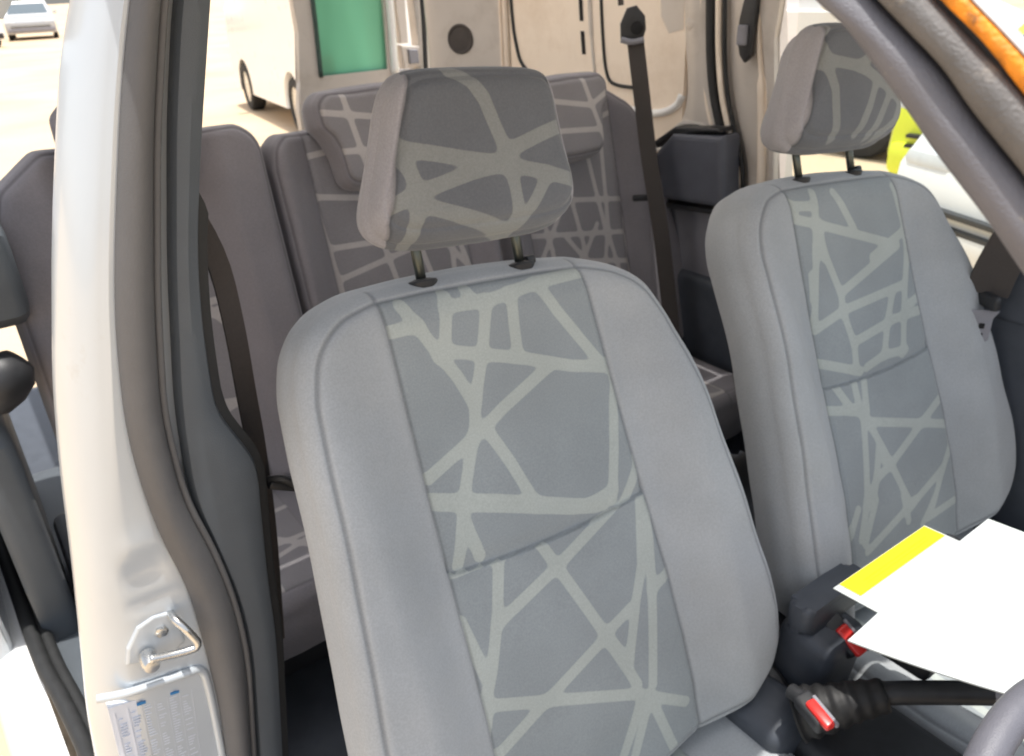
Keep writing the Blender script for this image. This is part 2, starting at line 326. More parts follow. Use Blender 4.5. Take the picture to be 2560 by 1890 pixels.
# ------------------------------------------------------------------ front seats
HALF = [(0,.012),(.09,.010),(.17,.004),(.215,-.010),(.245,-.030),(.265,-.055),(.283,-.10),(.296,-.17),(.305,-.25),(.316,-.34),(.330,-.45),(.341,-.55),(.344,-.62),(.338,-.67),(.318,-.712),(.275,-.742),(.20,-.772),(.10,-.79),(0,-.795)]
OUT = HALF + [(-a, b) for a, b in HALF[-2:0:-1]]
HHALF = [(0,.240),(.07,.240),(.098,.236),(.112,.218),(.121,.185),(.132,.145),(.144,.104),(.147,.084),(.141,.067),(.122,.055),(.085,.049),(0,.047)]
HOUT = HHALF + [(-a, b) for a, b in HHALF[-2:0:-1]]
RECLINE = .357
def back_nf(u, v):
    low = sstep(-v, .03, .28)
    bol = sstep(np.abs(u), .168, .262) * (.012 + .036*low)
    lum = .010*np.exp(-((v + .52)/.17)**2)
    hang = -.012*sstep(-v, .64, .80)
    return .038 + bol + lum + hang - .012*sstep(-v, .05, -.01)
def pw(v): return .151 - .034*v
def seam_v(u): return -.352 - .055*u - .010*(1 - (u/.165)**2)
def front_seat(x, head, upper, lower, name_label, head_seed):
    t = thing('front_seat', name_label, 'car seat', (x, 0, .30), 'front seats with patterned centre panels')
    M = Matrix.Translation((0, 0, .90)) @ Matrix.Rotation(-RECLINE, 4, 'X')
    def attrs(u, v):
        up = v > seam_v(u)
        dU = seg_dist(u, v, upper) - .0082; dL = seg_dist(u, v, lower) - .0082
        pat = np.where(up, dU, dL)
        pan = np.abs(u) - pw(v)
        sm = np.minimum(np.abs(pan), np.where(np.abs(u) < pw(v), np.abs(v - seam_v(u)), .05))
        return pat, pan, sm
    def dent(u, v):
        e = .004*np.exp(-((np.abs(u) - pw(v))/.004)**2)
        q = (v - seam_v(u)); ins = (np.abs(u) < pw(v))
        e = e + np.where(ins & (q > -.0005), .0045*np.exp(-(np.maximum(q, 0)/.016)**2), 0)
        # loose cloth: shallow puckers under the posts and along the side seams
        e = e + .0012*np.sin(70*v + 9*u)*np.exp(-((np.abs(u) - .2)/.03)**2)
        e = e + .0011*(np.sin(31*u + 17*v + 2*np.sin(13*v)) + np.sin(-23*u + 29*v + 3*np.sin(9*u + 1))) * sstep(np.abs(u), .16, .2)
        for s in (-1, 1): e = e + .004*np.exp(-((u - s*.0755)/.03)**2 - ((v - .006)/.02)**2)
        return e
    b = pillow('backrest', OUT, back_nf, .125, .034, ((0, -.20), (0, -.55)), M=760, NR=130, skew=.085, attrs=attrs, dent=dent, material=FAB, parent=t, seam_d=.020)
    b.matrix_local = M
    # head restraint
    def hattr(u, v): hw = np.interp(v, [.05,.075,.145,.185,.24], [.140,.147,.132,.121,.104]) - .014; pan = np.abs(u) - hw; return seg_dist(u, v, head, .012) - .0085, pan, np.abs(pan)
    def hnf(u, v): return .072 + .225*v - .75*u*u
    h = pillow('headrest', HOUT, hnf, .100, .036, ((-.06, .15), (.06, .15)), M=420, NR=70, attrs=hattr, material=FABH, parent=t, seam_d=.015, full=True, soft=38)
    h.matrix_local = M @ Matrix.Rotation(.078, 4, 'Y')
    for s in (-1, 1):
        bm = bmesh.new(); tube(bm, [(s*.0755, -.002, -.02), (s*.0755, -.004, .12)], .0068, 14); obj('headrest_post', bm, POST, h, True)
        bm = bmesh.new(); lathe(bm, [(.014, -.006), (.0165, .001), (.0155, .0035), (.011, .005), (.008, .006)], 24, Matrix.Translation((s*.0755, -.004, .004)) @ Matrix.Diagonal((1.25, 1, 1, 1)))
        if s > 0: box(bm, (s*.0755 + .016, -.004, .010), (.015, .014, .013), .0045)
        g = obj('post_guide', bm, BLACK, h, True, 40)
    # cushion
    ch = [(0,.03),(.2,.03),(.262,.0),(.285,-.08),(.29,-.30),(.275,-.44),(.22,-.49),(0,-.505)]
    co = ch + [(-a, b_) for a, b_ in ch[-2:0:-1]]
    def cnf(u, v): return .0 + sstep(np.abs(u), .16, .25)*.045
    cl = [[(-.2, -.05 - .08*k), (.2, -.09 - .07*k)] for k in range(6)] + [[(-.12 + .07*k, 0), (-.16 + .08*k, -.5)] for k in range(5)]
    def cattr(u, v): return seg_dist(u, v, cl) - .008, np.abs(u) - .165, np.abs(np.abs(u) - .165)
    c = pillow('seat_cushion', co, cnf, .14, .045, ((0, -.15), (0, -.33)), M=420, NR=60, attrs=cattr, material=FAB, parent=t, seam_d=.022)
    c.matrix_local = Matrix.Translation((0, -.19, .128)) @ Matrix(((1,0,0,0),(0,0,1,0),(0,-1,0,0),(0,0,0,1)))
    bm = bmesh.new(); box(bm, (0, -.42, .035), (.50, .52, .10), .02); obj('seat_base', bm, BLACK, t, True, 40)
    bm = bmesh.new()
    lathe(bm, [(.055, -.012), (.058, 0), (.05, .012), (.02, .016)], 28, Matrix.Translation((.335 if x < .3 else -.335, -.285, .17)) @ Matrix.Rotation(PI/2, 4, 'Y'))
    obj('hinge_cover', bm, BLACK, t, True, 40)
    return t

front_seat(0.0, NEAR_HEAD, NEAR_UPPER, NEAR_LOWER, 'nearest grey front seat, its whole backrest facing us beside the open doorway', 1)
front_seat(.76, FAR_HEAD, FAR_UPPER, FAR_LOWER, 'front seat on the far side, its headrest partly behind the sloping windscreen pillar', 2)

# ------------------------------------------------------------------ rear seats
def rear_seat(x, hw, label, left_round, right_flare, seed, hx=0.0, hhw=.14, up=0.0, hz=-.02, a=-.165, b=.175, rr=0.0):
    rng = random.Random(seed)
    t = thing('rear_seat', label, 'car seat', (x, .80, .30), 'rear seats in a row')
    M = Matrix.Translation((0, 0, .97 + up)) @ Matrix.Rotation(-.22, 4, 'X')
    lr = left_round; rf = right_flare
    o = [(0,.012),(hw-.035-rr*.8,.012),(hw-.010-rr*.55,-.008-rr*.3),(hw-rr*.12,-.032-rr*.85),(hw+rf*.5,-.35),(hw+rf,-.62),(hw+rf-.03,-.70),(0,-.72),(-hw+.03,-.70),(-hw,-.6),(-hw,-.05-lr),(-hw+.010+lr*.25,-.010-lr*.5),(-hw+.035+lr,.011)]
    lines = []
    for k in range(9):
        v0 = -.04 - .085*k + rng.uniform(-.02, .02); lines.append([(a - .02, v0), (b + .02, v0 + rng.uniform(-.10, .10))])
    for k in range(5):
        u0 = a + .085*k + rng.uniform(-.02, .02); lines.append([(u0, .02), (u0 + rng.uniform(-.14, .10), -.36), (u0 + rng.uniform(-.1, .1), -.74)])
    for k in range(3):
        u0 = rng.uniform(a, b); v0 = rng.uniform(-.1, -.5); lines.append([(u0, v0), (u0 + rng.choice((-.15, .15)), v0 - .2)])
    def nf(u, v): return .035 + sstep(np.maximum(a - u, u - b), 0, .07)*.035
    def attrs(u, v):
        pan = np.maximum(a - u, u - b); return seg_dist(u, v, lines) - .006, pan, np.abs(pan)
    def dent(u, v): return .006*np.exp(-(np.maximum(a - u, u - b)/.006)**2)
    bk = pillow('backrest', o, nf, .13, .03, ((0, -.2), (0, -.5)), soft=85, M=420, NR=70, attrs=attrs, dent=dent, material=FABR, parent=t, seam_d=.010); bk.matrix_local = M
    hh = hhw
    ho = [(0,.098),(hh-.02,.095),(hh,.075),(hh,.030),(hh-.02,.004),(hh-.032,-.03),(hh-.038,-.085),(hh-.055,-.098),(0,-.1),(-hh+.055,-.098),(-hh+.038,-.085),(-hh+.032,-.03),(-hh+.02,.004),(-hh,.03),(-hh,.075),(-hh+.02,.095)]
    hl = [[(-.16, .06), (.05, .02), (.16, .07)], [(-.09, .1), (-.06, -.1)], [(.03, .1), (.09, -.1)], [(-.15, -.02), (.15, -.045)]]
    def hattr(u, v): return seg_dist(u, v, hl) - .006, np.full_like(u, -.02), np.full_like(u, .05)
    h = pillow('headrest', ho, lambda u, v: .105 + 0*u, .095, .025, ((-.05, .03), (.05, .03)), soft=40, M=300, NR=40, attrs=hattr, material=FABR, parent=t, seam_d=.012)
    h.matrix_local = M @ Matrix.Translation((hx, 0, hz))
    co = [(hw-.01,.0),(hw,-.05),(hw,-.40),(hw-.05,-.46),(0,-.47),(-hw+.05,-.46),(-hw,-.40),(-hw,-.05),(-hw+.01,0)]
    c = pillow('seat_cushion', co, lambda u, v: 0*u, .15, .04, ((0, -.15), (0, -.3)), M=300, NR=40, attrs=attrs, material=FABR, parent=t, seam_d=.03)
    c.matrix_local = Matrix.Translation((0, -.05, .29)) @ Matrix(((1,0,0,0),(0,0,1,0),(0,-1,0,0),(0,0,0,1)))
    bm = bmesh.new(); box(bm, (0, -.25, .07), (hw*1.7, .36, .10), .03); obj('seat_base', bm, BLACK, t, True, 40)
    return t
rear_seat(-.245, .245, 'dark rear seat beyond the white door pillar, seen through the open side doorway', .07, 0, 11, .0, .10, .03, -.02, -.08, .10)
rear_seat(.262, .252, 'middle rear seat, directly behind the left half of the nearest headrest', 0, 0, 12, -.005, .15)
rear_seat(.795, .245, 'rear seat next to the hanging seat belt and beige side panel', 0, .10, 13, -.04, .12, 0, -.05, -.175, .13, .09)

# ------------------------------------------------------------------ the van body around the seats
van = thing('van', 'silver van with pale inner panels, standing with its front and side doorways open', 'van', (.38, .6, 0))
VM = van.matrix_world.copy(); VM = Matrix.Translation((.38, .6, 0)).inverted()
def vpart(name, bm, m, parent=van, smooth=False, sharp=None):
    bmesh.ops.transform(bm, matrix=VM, verts=bm.verts)           # geometry is written in place coordinates
    return obj(name, bm, m, parent, smooth, sharp)

# --- near middle pillar: outer corner, door shut face, rubber seal, inner cover
E0 = [(-.30,1.74),(-.345,1.62),(-.378,1.549),(-.402,1.494),(-.433,1.398),(-.458,1.315),(-.495,1.178),(-.516,1.074),(-.535,.959),(-.558,.834),(-.578,.731),(-.60,.56),(-.615,.40)]
E1 = [(-.27,1.74),(-.315,1.62),(-.344,1.547),(-.37,1.472),(-.40,1.37),(-.424,1.282),(-.438,1.211),(-.449,1.133),(-.45,1.049),(-.445,.982),(-.434,.918),(-.434,.83),(-.437,.724),(-.446,.631),(-.46,.50),(-.47,.40)]
E2 = [(-.245,1.74),(-.29,1.62),(-.317,1.546),(-.351,1.428),(-.387,1.273),(-.410,1.147),(-.412,1.031),(-.397,.958),(-.388,.867),(-.39,.776),(-.415,.605),(-.44,.45)]
E3 = [(-.22,1.74),(-.272,1.62),(-.301,1.545),(-.331,1.437),(-.364,1.292),(-.392,1.140),(-.402,1.027),(-.391,.954),(-.381,.863),(-.383,.772),(-.407,.60),(-.43,.45)]
E4 = [(-.19,1.74),(-.245,1.62),(-.268,1.543),(-.303,1.421),(-.331,1.313),(-.344,1.23),(-.350,1.156),(-.352,1.112),(-.344,1.093),(-.322,1.068),(-.319,1.04),(-.325,.992),(-.337,.877),(-.344,.774),(-.372,.572),(-.39,.45)]
def yz_curve(E, y, dx=0.0): return [(x + dx, y, z) for x, z in E]
def zx(E, z):
    zs = np.array([e[1] for e in E])[::-1]; xs = np.array([e[0] for e in E])[::-1]; return np.interp(z, zs, xs)
NZ = 150
zl = np.linspace(1.72, .40, NZ)
x0, x1, x2, x3, x4 = [np.interp(zl, zl[::-1], np.convolve(np.pad(zx(E, zl), 4, 'edge'), np.ones(9)/9, 'valid')[::-1]) for E in (E0, E1, E2, E3, E4)]
bm = bmesh.new(); rows = []
for k in range(NZ):
    z = zl[k]; w = x1[k] - x0[k]
    # pressed ripples low on the shut face
    rip = .0032*math.exp(-((z-.958)/.020)**2) - .0022*math.exp(-((z-.995)/.016)**2) + .0022*math.exp(-((z-.915)/.009)**2) - .0016*math.exp(-((z-.900)/.006)**2)
    q = .36 + .50*float(sstep(np.array(z), .92, 1.25)); pts = [(x0[k]+.015, .16)]
    for a in np.linspace(0, 1, 9):                    # rolled outer corner, broader towards the roof
        ca = a*PI/2; pts.append((x0[k] + w*q*(1-math.cos(ca)), .085*(1-math.sin(ca)) + .001))
    for t in [q + (1-q)*j/6 for j in range(1, 7)]:
        pts.append((x0[k]+w*t, .0 + (rip*min(1, (1-t)*7)*min(1, .35+(t-q)*4) if t < 1 else 0)))
    pts += [(x2[k], .012), (x3[k], .020), (x3[k]+.01, .10), (x0[k]+.015, .16)]
    rows.append([bm.verts.new((a, b, z)) for a, b in pts])
for A, B in zip(rows, rows[1:]):
    for k in range(len(A)-1): bm.faces.new((A[k], A[k+1], B[k+1], B[k]))
pil = vpart('pillar', bm, SILVER, smooth=True, sharp=50)
pil['label'] = 'silver pillar between the front and side doorways, glaring white along its outer edge'
bm = bmesh.new(); N2 = 60; idx = np.linspace(0, NZ-1, N2).astype(int)
ribbon(bm, [(x1[k]+.001, -.004, zl[k]) for k in idx], [(x2[k]-.001, -.004, zl[k]) for k in idx], (0, -1, 0), .020, .01, nl=110, nw=14, power=.6)
# a fine lip on the inboard side
tube(bm, [(x2[k]+.002, -.006, zl[k]) for k in idx], .0042, 8, res=110)
vpart('door_seal', bm, RUBBER, pil, True)
bm = bmesh.new(); rows = []
for k in range(NZ):
    z = zl[k]; a = x3[k]; b = x4[k]; w = b - a
    pts = [(a, .03), (a, .004), (a+.004, -.003), (a+.5*w, -.006), (b-.010, -.003), (b-.003, .001), (b, .010), (b+.012, .10)]
    rows.append([bm.verts.new((p, q, z)) for p, q in pts])
for A, B in zip(rows, rows[1:]):
    for k in range(len(A)-1): bm.faces.new((A[k], A[k+1], B[k+1], B[k]))
vpart('pillar_trim', bm, SLATE, pil, True, 40)
# dark strip standing in for the shadow gap beside the trim
bm = bmesh.new(); ribbon(bm, [(x4[k]-.004, .012, zl[k]) for k in idx], [(x4[k]+.011 if zl[k] < 1.36 else x4[k]+.001, .014, zl[k]) for k in idx], (0, -1, 0), .001, .05, nl=110, nw=4)
vpart('trim_gap_shade', bm, DARKRUB, pil, True, 40)
# striker: plate with bevelled corners, staple loop, bolt head
bm = bmesh.new(); slab(bm, [(-.520,.845),(-.514,.866),(-.497,.890),(-.478,.896),(-.462,.893),(-.454,.878),(-.452,.842),(-.475,.826)], 'y', -.004, .012, .0035)
st = vpart('striker', bm, SILVER, pil, False)
bm = bmesh.new(); tube(bm, [(-.459,.002,.888),(-.457,-.018,.890),(-.451,-.028,.880),(-.445,-.031,.864),(-.443,-.032,.855),(-.447,-.032,.850),(-.470,-.030,.853),(-.496,-.028,.860)], .0050, 12, res=40)
vpart('striker_loop', bm, METAL, pil, True)
bm = bmesh.new(); lathe(bm, [(.010,-.002),(.0105,.014),(.0085,.021),(.003,.022)], 20, Matrix.Translation((-.496,-.010,.850)) @ Matrix.Rotation(PI/2, 4, 'X'))
lathe(bm, [(.008,0),(.008,.003),(.006,.004)], 6, Matrix.Translation((-.474,-.004,.872)) @ Matrix.Rotation(PI/2, 4, 'X'))
vpart('striker_bolt', bm, METAL, pil, True, 30)
# pressed ledge above the placard and the placard itself
bm = bmesh.new(); tube(bm, [(-.560,.004,.811),(-.53,-.003,.806),(-.50,-.004,.801),(-.46,-.004,.794),(-.447,-.001,.789),(-.442,.0,.775),(-.446,.002,.68),(-.455,.002,.56)], .0055, 10, res=60)
vpart('pressed_ledge', bm, SILVER, pil, True)
LQ = [(-.553,.792),(-.453,.770),(-.478,.560),(-.572,.560)]
def lp(s, t):                                                     # s across, t down the placard
    a = (1-s)*LQ[0][0]+s*LQ[1][0]; b = (1-s)*LQ[3][0]+s*LQ[2][0]; za = (1-s)*LQ[0][1]+s*LQ[1][1]
    return ((1-t)*a+t*b, (1-t)*za+t*.56)
bm = bmesh.new(); slab(bm, [lp(0,0),lp(1,0),lp(1,1),lp(0,1)], 'y', .0015, .012)
stk = vpart('tyre_placard', bm, STICKER, pil, False)
bm = bmesh.new()
def dash(bm, s0, s1, t0, t1, y=-.0005): slab(bm, [lp(s0,t0),lp(s1,t0),lp(s1,t1),lp(s0,t1)], 'y', y, .0016)
rg = random.Random(2)
for c in range(6):
    for r in range(46):
        if rg.random() < .82: dash(bm, .08+.145*c, .08+.145*c+rg.uniform(.04,.10), .05+.02*r, .0555+.02*r)
for c in range(7): dash(bm, .055+.145*c, .058+.145*c, .04, .98)
bmesh.ops.transform(bm, matrix=VM, verts=bm.verts); printed(stk, bm, INK)
bm = bmesh.new()
for s0 in (.30, .68): dash(bm, s0, s0+.10, .018, .033, -.0012); dash(bm, s0+.03, s0+.07, .012, .02, -.0025)
dash(bm, .86, .93, .60, .612, -.0012)
bmesh.ops.transform(bm, matrix=VM, verts=bm.verts); printed(stk, bm, BLUEINK)

# --- sill and side doorway, behind and below the pillar
bm = bmesh.new()
rows = []
SEC = [(-.735,.10),(-.735,.36),(-.72,.43),(-.70,.462),(-.672,.474),(-.650,.470)]
for y in np.linspace(-.25, 1.5, 24):
    sh = .035*min(1, max(0, (.6-y)/.6)); rows.append([bm.verts.new((a+sh, y, b)) for a, b in SEC])
for A, B in zip(rows, rows[1:]):
    for k in range(len(A)-1): bm.faces.new((A[k], A[k+1], B[k+1], B[k]))
sill = vpart('sill', bm, WHITE, smooth=True)
bm = bmesh.new()
tube(bm, [(-.608+.006, .10, .525), (-.606, .25, .507), (-.618,.38,.503), (-.634,.51,.500), (-.646,.75,.500), (-.655,.97,.505), (-.66,1.3,.52)], .013, 12, res=60)
tube(bm, [(-.585, .10, .515), (-.590, .25, .497), (-.600,.38,.492), (-.614,.51,.49), (-.628,.75,.49), (-.640,.97,.495), (-.642,1.3,.51)], .011, 12, res=60)
vpart('doorway_seal', bm, DARKRUB, sill, True)
bm = bmesh.new(); slab(bm, [(-.588,.06),(-.615,.6),(-.632,1.3),(-.40,1.3),(-.40,.06)], 'z', .42, .045, .01)
vpart('step_trim', bm, SLATE, sill)
bm = bmesh.new(); box(bm, (-.50,.66,.52), (.10,.40,.13), .02); box(bm, (-.535,.36,.49), (.08,.16,.06), .015)
vpart('step_riser', bm, NAVY, sill, True, 40)
# --- slid-back side door, its inner trim just in view at the left
bm = bmesh.new(); slab(bm, [(.62,.40),(.60,.80),(.60,1.20),(.64,1.60),(1.9,1.62),(1.9,.40)], 'x', -.72, .045, .012)
sd = vpart('sliding_door', bm, SILVER); sd['label'] = 'side door pushed back, only its dark inner trim in view'
bm = bmesh.new(); slab(bm, [(.585,1.10),(.575,1.16),(.58,1.235),(.62,1.25),(1.2,1.25),(1.2,1.06),(.64,1.07)], 'x', -.675, .205, .022)
vpart('armrest', bm, SLATE, sd, True, 35)
bm = bmesh.new(); slab(bm, [(.60,1.252),(.60,1.275),(1.2,1.275),(1.2,1.252)], 'x', -.675, .185, .006)
vpart('pull_handle', bm, GREYPL, sd)
bm = bmesh.new(); lathe(bm, [(.0,-.055),(.03,-.05),(.05,-.03),(.056,0),(.05,.03),(.03,.05),(.0,.055)], 28, Matrix.Translation((-.548,.60,.994)) @ Matrix.Rotation(.9, 4, 'Y') @ Matrix.Diagonal((.82,.82,1.0,1)))
tube(bm, [(-.60,.62,.98),(-.70,.66,.96)], .02, 10)
vpart('door_stop', bm, BLACK, sd, True)
bm = bmesh.new(); slab(bm, [(.60,.46),(.585,.60),(.58,.78),(.59,.885),(.62,.915),(1.2,.93),(1.2,.46)], 'x', -.622, .064, .02)
vpart('door_pocket', bm, SLATE, sd, True, 35)

# --- roof, floor, front bulkhead
bm = bmesh.new()
rows = []
for y in np.linspace(-.445, .30, 6):
    rows.append([bm.verts.new(p) for p in [(-.340,y,1.70),(-.355,y,1.73),(-.30,y,1.77),(.0,y,1.81),(.38,y,1.83),(.80,y,1.81),(1.08,y,1.77),(1.115,y,1.735),(1.105,y,1.70),(.38,y,1.78)]])
for A, B in zip(rows, rows[1:]):
    n = len(A)
    for k in range(n): bm.faces.new((A[k], A[(k+1) % n], B[(k+1) % n], B[k]))
bm.faces.new(rows[0]); bm.faces.new(rows[-1][::-1])
vpart('roof', bm, mat('roof_lining', (.50, .49, .47), .8, 0, var=.05, scale=30), smooth=True, sharp=40)
roof = bpy.data.objects['roof']
bm = bmesh.new(); slab(bm, [(-.27,.305),(1.02,.305),(1.02,2.15),(-.27,2.15)], 'z', 1.775, .012); vpart('added_daylight_panel', bm, ADDEDGLASS, roof)  # unseen translucent panel, added to bring daylight to the rear seats
bm = bmesh.new(); slab(bm, [(-.355,.305),(-.275,.305),(-.275,2.15),(-.355,2.15)], 'z', 1.72, .06, .01); vpart('roof_rail', bm, SILVER, roof)
bm = bmesh.new(); slab(bm, [(1.025,.305),(1.11,.305),(1.11,2.15),(1.025,2.15)], 'z', 1.72, .06, .01); vpart('roof_rail', bm, SILVER, roof)
bm = bmesh.new(); slab(bm, [(-.355,2.155),(1.11,2.155),(1.11,2.34),(-.355,2.34)], 'z', 1.72, .06, .01); vpart('rear_header', bm, SILVER, roof)
bm = bmesh.new(); ribbon(bm, [(-.335,.14,1.70),(-.335,2.2,1.70)], [(-.455,.14,1.555),(-.455,2.2,1.555)], (-.75,0,.65), .02, .03); vpart('side_rail', bm, SILVER, smooth=True)
bm = bmesh.new(); slab(bm, [(-.60,-.9),(-.60,2.3),(1.30,2.3),(1.30,-.9)], 'z', .22, .07)
vpart('floor_panel', bm, NAVY)
bm = bmesh.new(); slab(bm, [(-.45,.24),(-.45,.92),(-.2,.98),(.95,.98),(1.2,.92),(1.2,.24)], 'y', -1.35, .12, .03)
vpart('dashboard', bm, SLATE)

# --- far side: sliding door panel, pillars, seals, front door
X = 1.13
bm = bmesh.new(); slab(bm, rrect(.695, 1.47, .40, 1.66, .05), 'x', X, .05, .012)
sp = vpart('side_panel', bm, BEIGE); sp['label'] = 'pale beige pressed inner panel of the far side door'
def panel_outline(bm, pts, r=.006, x=X-.001): tube(bm, [(x, a, b) for a, b in pts], r, 8, res=70)
bm = bmesh.new()
panel_outline(bm, [(1.460,1.64),(1.453,1.483),(1.445,1.40),(1.432,1.347),(1.415,1.305),(1.386,1.279),(1.34,1.262)], .0065)
panel_outline(bm, [(1.025,1.62),(1.02,1.48),(1.010,1.37),(.998,1.30),(.980,1.268),(.945,1.258),(.88,1.256)], .0052)
vpart('panel_seal', bm, DARKRUB, sp, True)
bm = bmesh.new()
for z0, z1, ya, yb in ((1.425, 1.53, 1.114, 1.106), (1.335, 1.398, 1.103, 1.096)):
    slab(bm, [(ya-.008,z1),(yb-.008,z0),(yb+.008,z0),(ya+.008,z1)], 'x', X-.0015, .004)
vpart('panel_slot', bm, DARKGAP, sp)
bm = bmesh.new(); tube(bm, [(X-.001,1.075,1.60),(X-.001,1.069,1.48),(X-.001,1.058,1.36),(X-.001,1.046,1.285)], [.007]*20+[.005]*10, 8, res=30)
vpart('panel_groove', bm, GREIGE, sp, True)
bm = bmesh.new()
tube(bm, [(X,1.10,1.213),(X-.003,1.048,1.207),(X-.004,.93,1.199),(X-.004,.816,1.194),(X-.003,.755,1.203),(X-.001,.712,1.225),(X,.699,1.25)], .011, 10, res=50)
for z, r in ((1.106, .011), (1.062, .008), (1.02, .014)): tube(bm, [(X-.002,1.2,z+.012),(X-.004,.95,z),(X-.003,.73,z)], r, 10, res=20)
vpart('lit_ridge', bm, WHITE, sp, True)  # white paint on the ridges: their bright highlight is put into the colour
bm = bmesh.new(); lathe(bm, [(.008,0),(.008,.003),(.004,.004)], 16, Matrix.Translation((X-.001,.745,1.124)) @ Matrix.Rotation(-PI/2, 4, 'Y'))
vpart('panel_plug', bm, BLACK, sp)
bm = bmesh.new(); slab(bm, [(.705,1.41),(.71,1.62),(.80,1.62),(.785,1.44),(.755,1.40)], 'x', X-.0012, .004)
vpart('recess_shade', bm, GREIGE, sp)  # flat patch, the shade of the recess put into its greyer colour
# rear quarter pillar with the round opening
bm = bmesh.new(); rows = []
for k in range(30):
    z = .5 + 1.2*k/29; row = []
    for y, dx in ((1.478,.05),(1.48,.012),(1.495,.0),(1.512,-.003),(1.53,-.014),(1.56,-.032),(1.60,-.056),(1.65,-.086),(1.70,-.116),(1.735,-.136),(1.752,-.142),(1.765,-.140),(1.78,-.12),(1.79,-.08),(1.80,.06)):
        row.append(bm.verts.new((X+dx+.03*(1.3-z)*max(0,-dx)/.14, y - .01*(z-1.2), z)))
    rows.append(row)
for A, B in zip(rows, rows[1:]):
    for k in range(len(A)-1): bm.faces.new((A[k], A[k+1], B[k+1], B[k]))
rp = vpart('rear_pillar', bm, GREIGE, smooth=True)
bm = bmesh.new(); lathe(bm, [(.048,-.004),(.048,.003),(.045,.0055),(.041,.005),(.038,.0022),(.02,.0019),(.0,.0018)], 40, Matrix.Translation((1.047,1.643,1.368)) @ Vector((-.862,-.507,0)).to_track_quat('Z','Y').to_matrix().to_4x4())
vpart('round_opening', bm, mat('opening_shadow', (.07,.06,.055), .8, 0, var=.35, scale=14), rp, True, 30)
bm = bmesh.new()
tube(bm, [(X-.005,1.482,1.62),(X-.005,1.482,1.3),(X-.004,1.482,.9)], .010, 10, res=20)
tube(bm, [(X-.004,1.512,1.62),(X-.004,1.512,1.3),(X-.004,1.512,.9)], .006, 10, res=20)
vpart('pillar_flange', bm, BEIGE, rp, True)
# far middle pillar
def xpath(pts, x): return [(x, a, b) for a, b in pts]
bm = bmesh.new()
L = [(.715,1.68),(.705,1.52),(.70,1.478),(.685,1.36),(.672,1.26),(.69,1.19),(.712,1.15),(.715,1.0),(.715,.45)]
Rr = [(.60,1.68),(.605,1.52),(.603,1.477),(.590,1.36),(.574,1.268),(.545,1.19),(.519,1.128),(.508,1.0),(.50,.45)]
ribbon(bm, xpath(L, X-.002), xpath(Rr, X-.010), (-1, 0, 0), .030, .04, nl=60, nw=12, power=.7)
fp = vpart('pillar', bm, GREIGE, smooth=True); fp['label'] = 'far middle pillar in grey-beige paint behind the hanging belt'
bm = bmesh.new(); lathe(bm, [(.017,0),(.017,.004),(.010,.007),(.004,.007)], 20, Matrix.Translation((X-.030,.650,1.425)) @ Matrix.Rotation(-PI/2, 4, 'Y'))
tube(bm, xpath([(.69,1.165),(.66,1.185),(.60,1.19),(.56,1.172)], X-.03), .008, 8, res=20)
vpart('pillar_plug', bm, GREIGE, fp, True, 30)
SE = [(.604,1.68),(.605,1.52),(.603,1.477),(.592,1.36),(.574,1.268),(.546,1.190),(.519,1.128),(.508,1.09),(.503,1.049),(.507,1.0),(.517,.962),(.53,.80)]
bm = bmesh.new(); tube(bm, xpath(SE, X-.020), .0115, 10, res=80); vpart('door_seal', bm, DARKRUB, fp, True)
bm = bmesh.new(); tube(bm, [(X-.022, a-.028, b) for a, b in SE], .008, 10, res=80); tube(bm, [(X-.026, a+.024, b) for a, b in SE[:8]], .006, 10, res=60); vpart('seal_flange', bm, BEIGE, fp, True)
bm = bmesh.new(); tube(bm, [(X-.02, a-.044, b) for a, b in SE], .0055, 10, res=80); vpart('thin_seal', bm, DARKRUB, fp, True)
bm = bmesh.new()
L = [(a-.048, b) for a, b in SE]
Rr = [(.452,1.68),(.458,1.52),(.459,1.477),(.435,1.36),(.415,1.25),(.397,1.15),(.385,1.05),(.38,.95),(.38,.80)]
ribbon(bm, xpath(L, X-.004), xpath(Rr, X-.012), (-1, 0, 0), .010, .05, nl=60, nw=10, power=.8); vpart('pillar_inner', bm, GREIGE, fp, True)
bm = bmesh.new(); tube(bm, xpath([(.452,1.45),(.447,1.38),(.432,1.31),(.418,1.20),(.405,1.07),(.40,.90)], X-.020), [.006]*8+[.011]*22, 10, res=30); vpart('pillar_bead', bm, BEIGE, fp, True)
bm = bmesh.new(); slab(bm, [(.375,1.68),(.44,1.68),(.455,1.48),(.425,1.36),(.40,1.25),(.375,1.05),(.36,1.05),(.385,1.27),(.405,1.40)], 'x', X-.028, .02, .004); vpart('window_post', bm, GREIGE, fp)
bm = bmesh.new(); slab(bm, [(.72,1.70),(.72,.40),(.37,.40),(.37,1.05),(.41,1.28),(.45,1.50),(.45,1.70)], 'x', X+.012, .05); vpart('pillar_back', bm, GREIGE, fp)
# belt anchor on the far pillar
bm = bmesh.new(); slab(bm, [(.468,1.55),(.490,1.44),(.498,1.40),(.485,1.36),(.470,1.345),(.452,1.36),(.45,1.44),(.44,1.55)], 'x', X-.045, .018, .006)
an = vpart('belt_anchor', bm, BLACK, fp, True, 40)
bm = bmesh.new(); box(bm, (X-.049,.475,1.405), (.012,.026,.045), .004); vpart('anchor_plate', bm, GREYPL, fp)
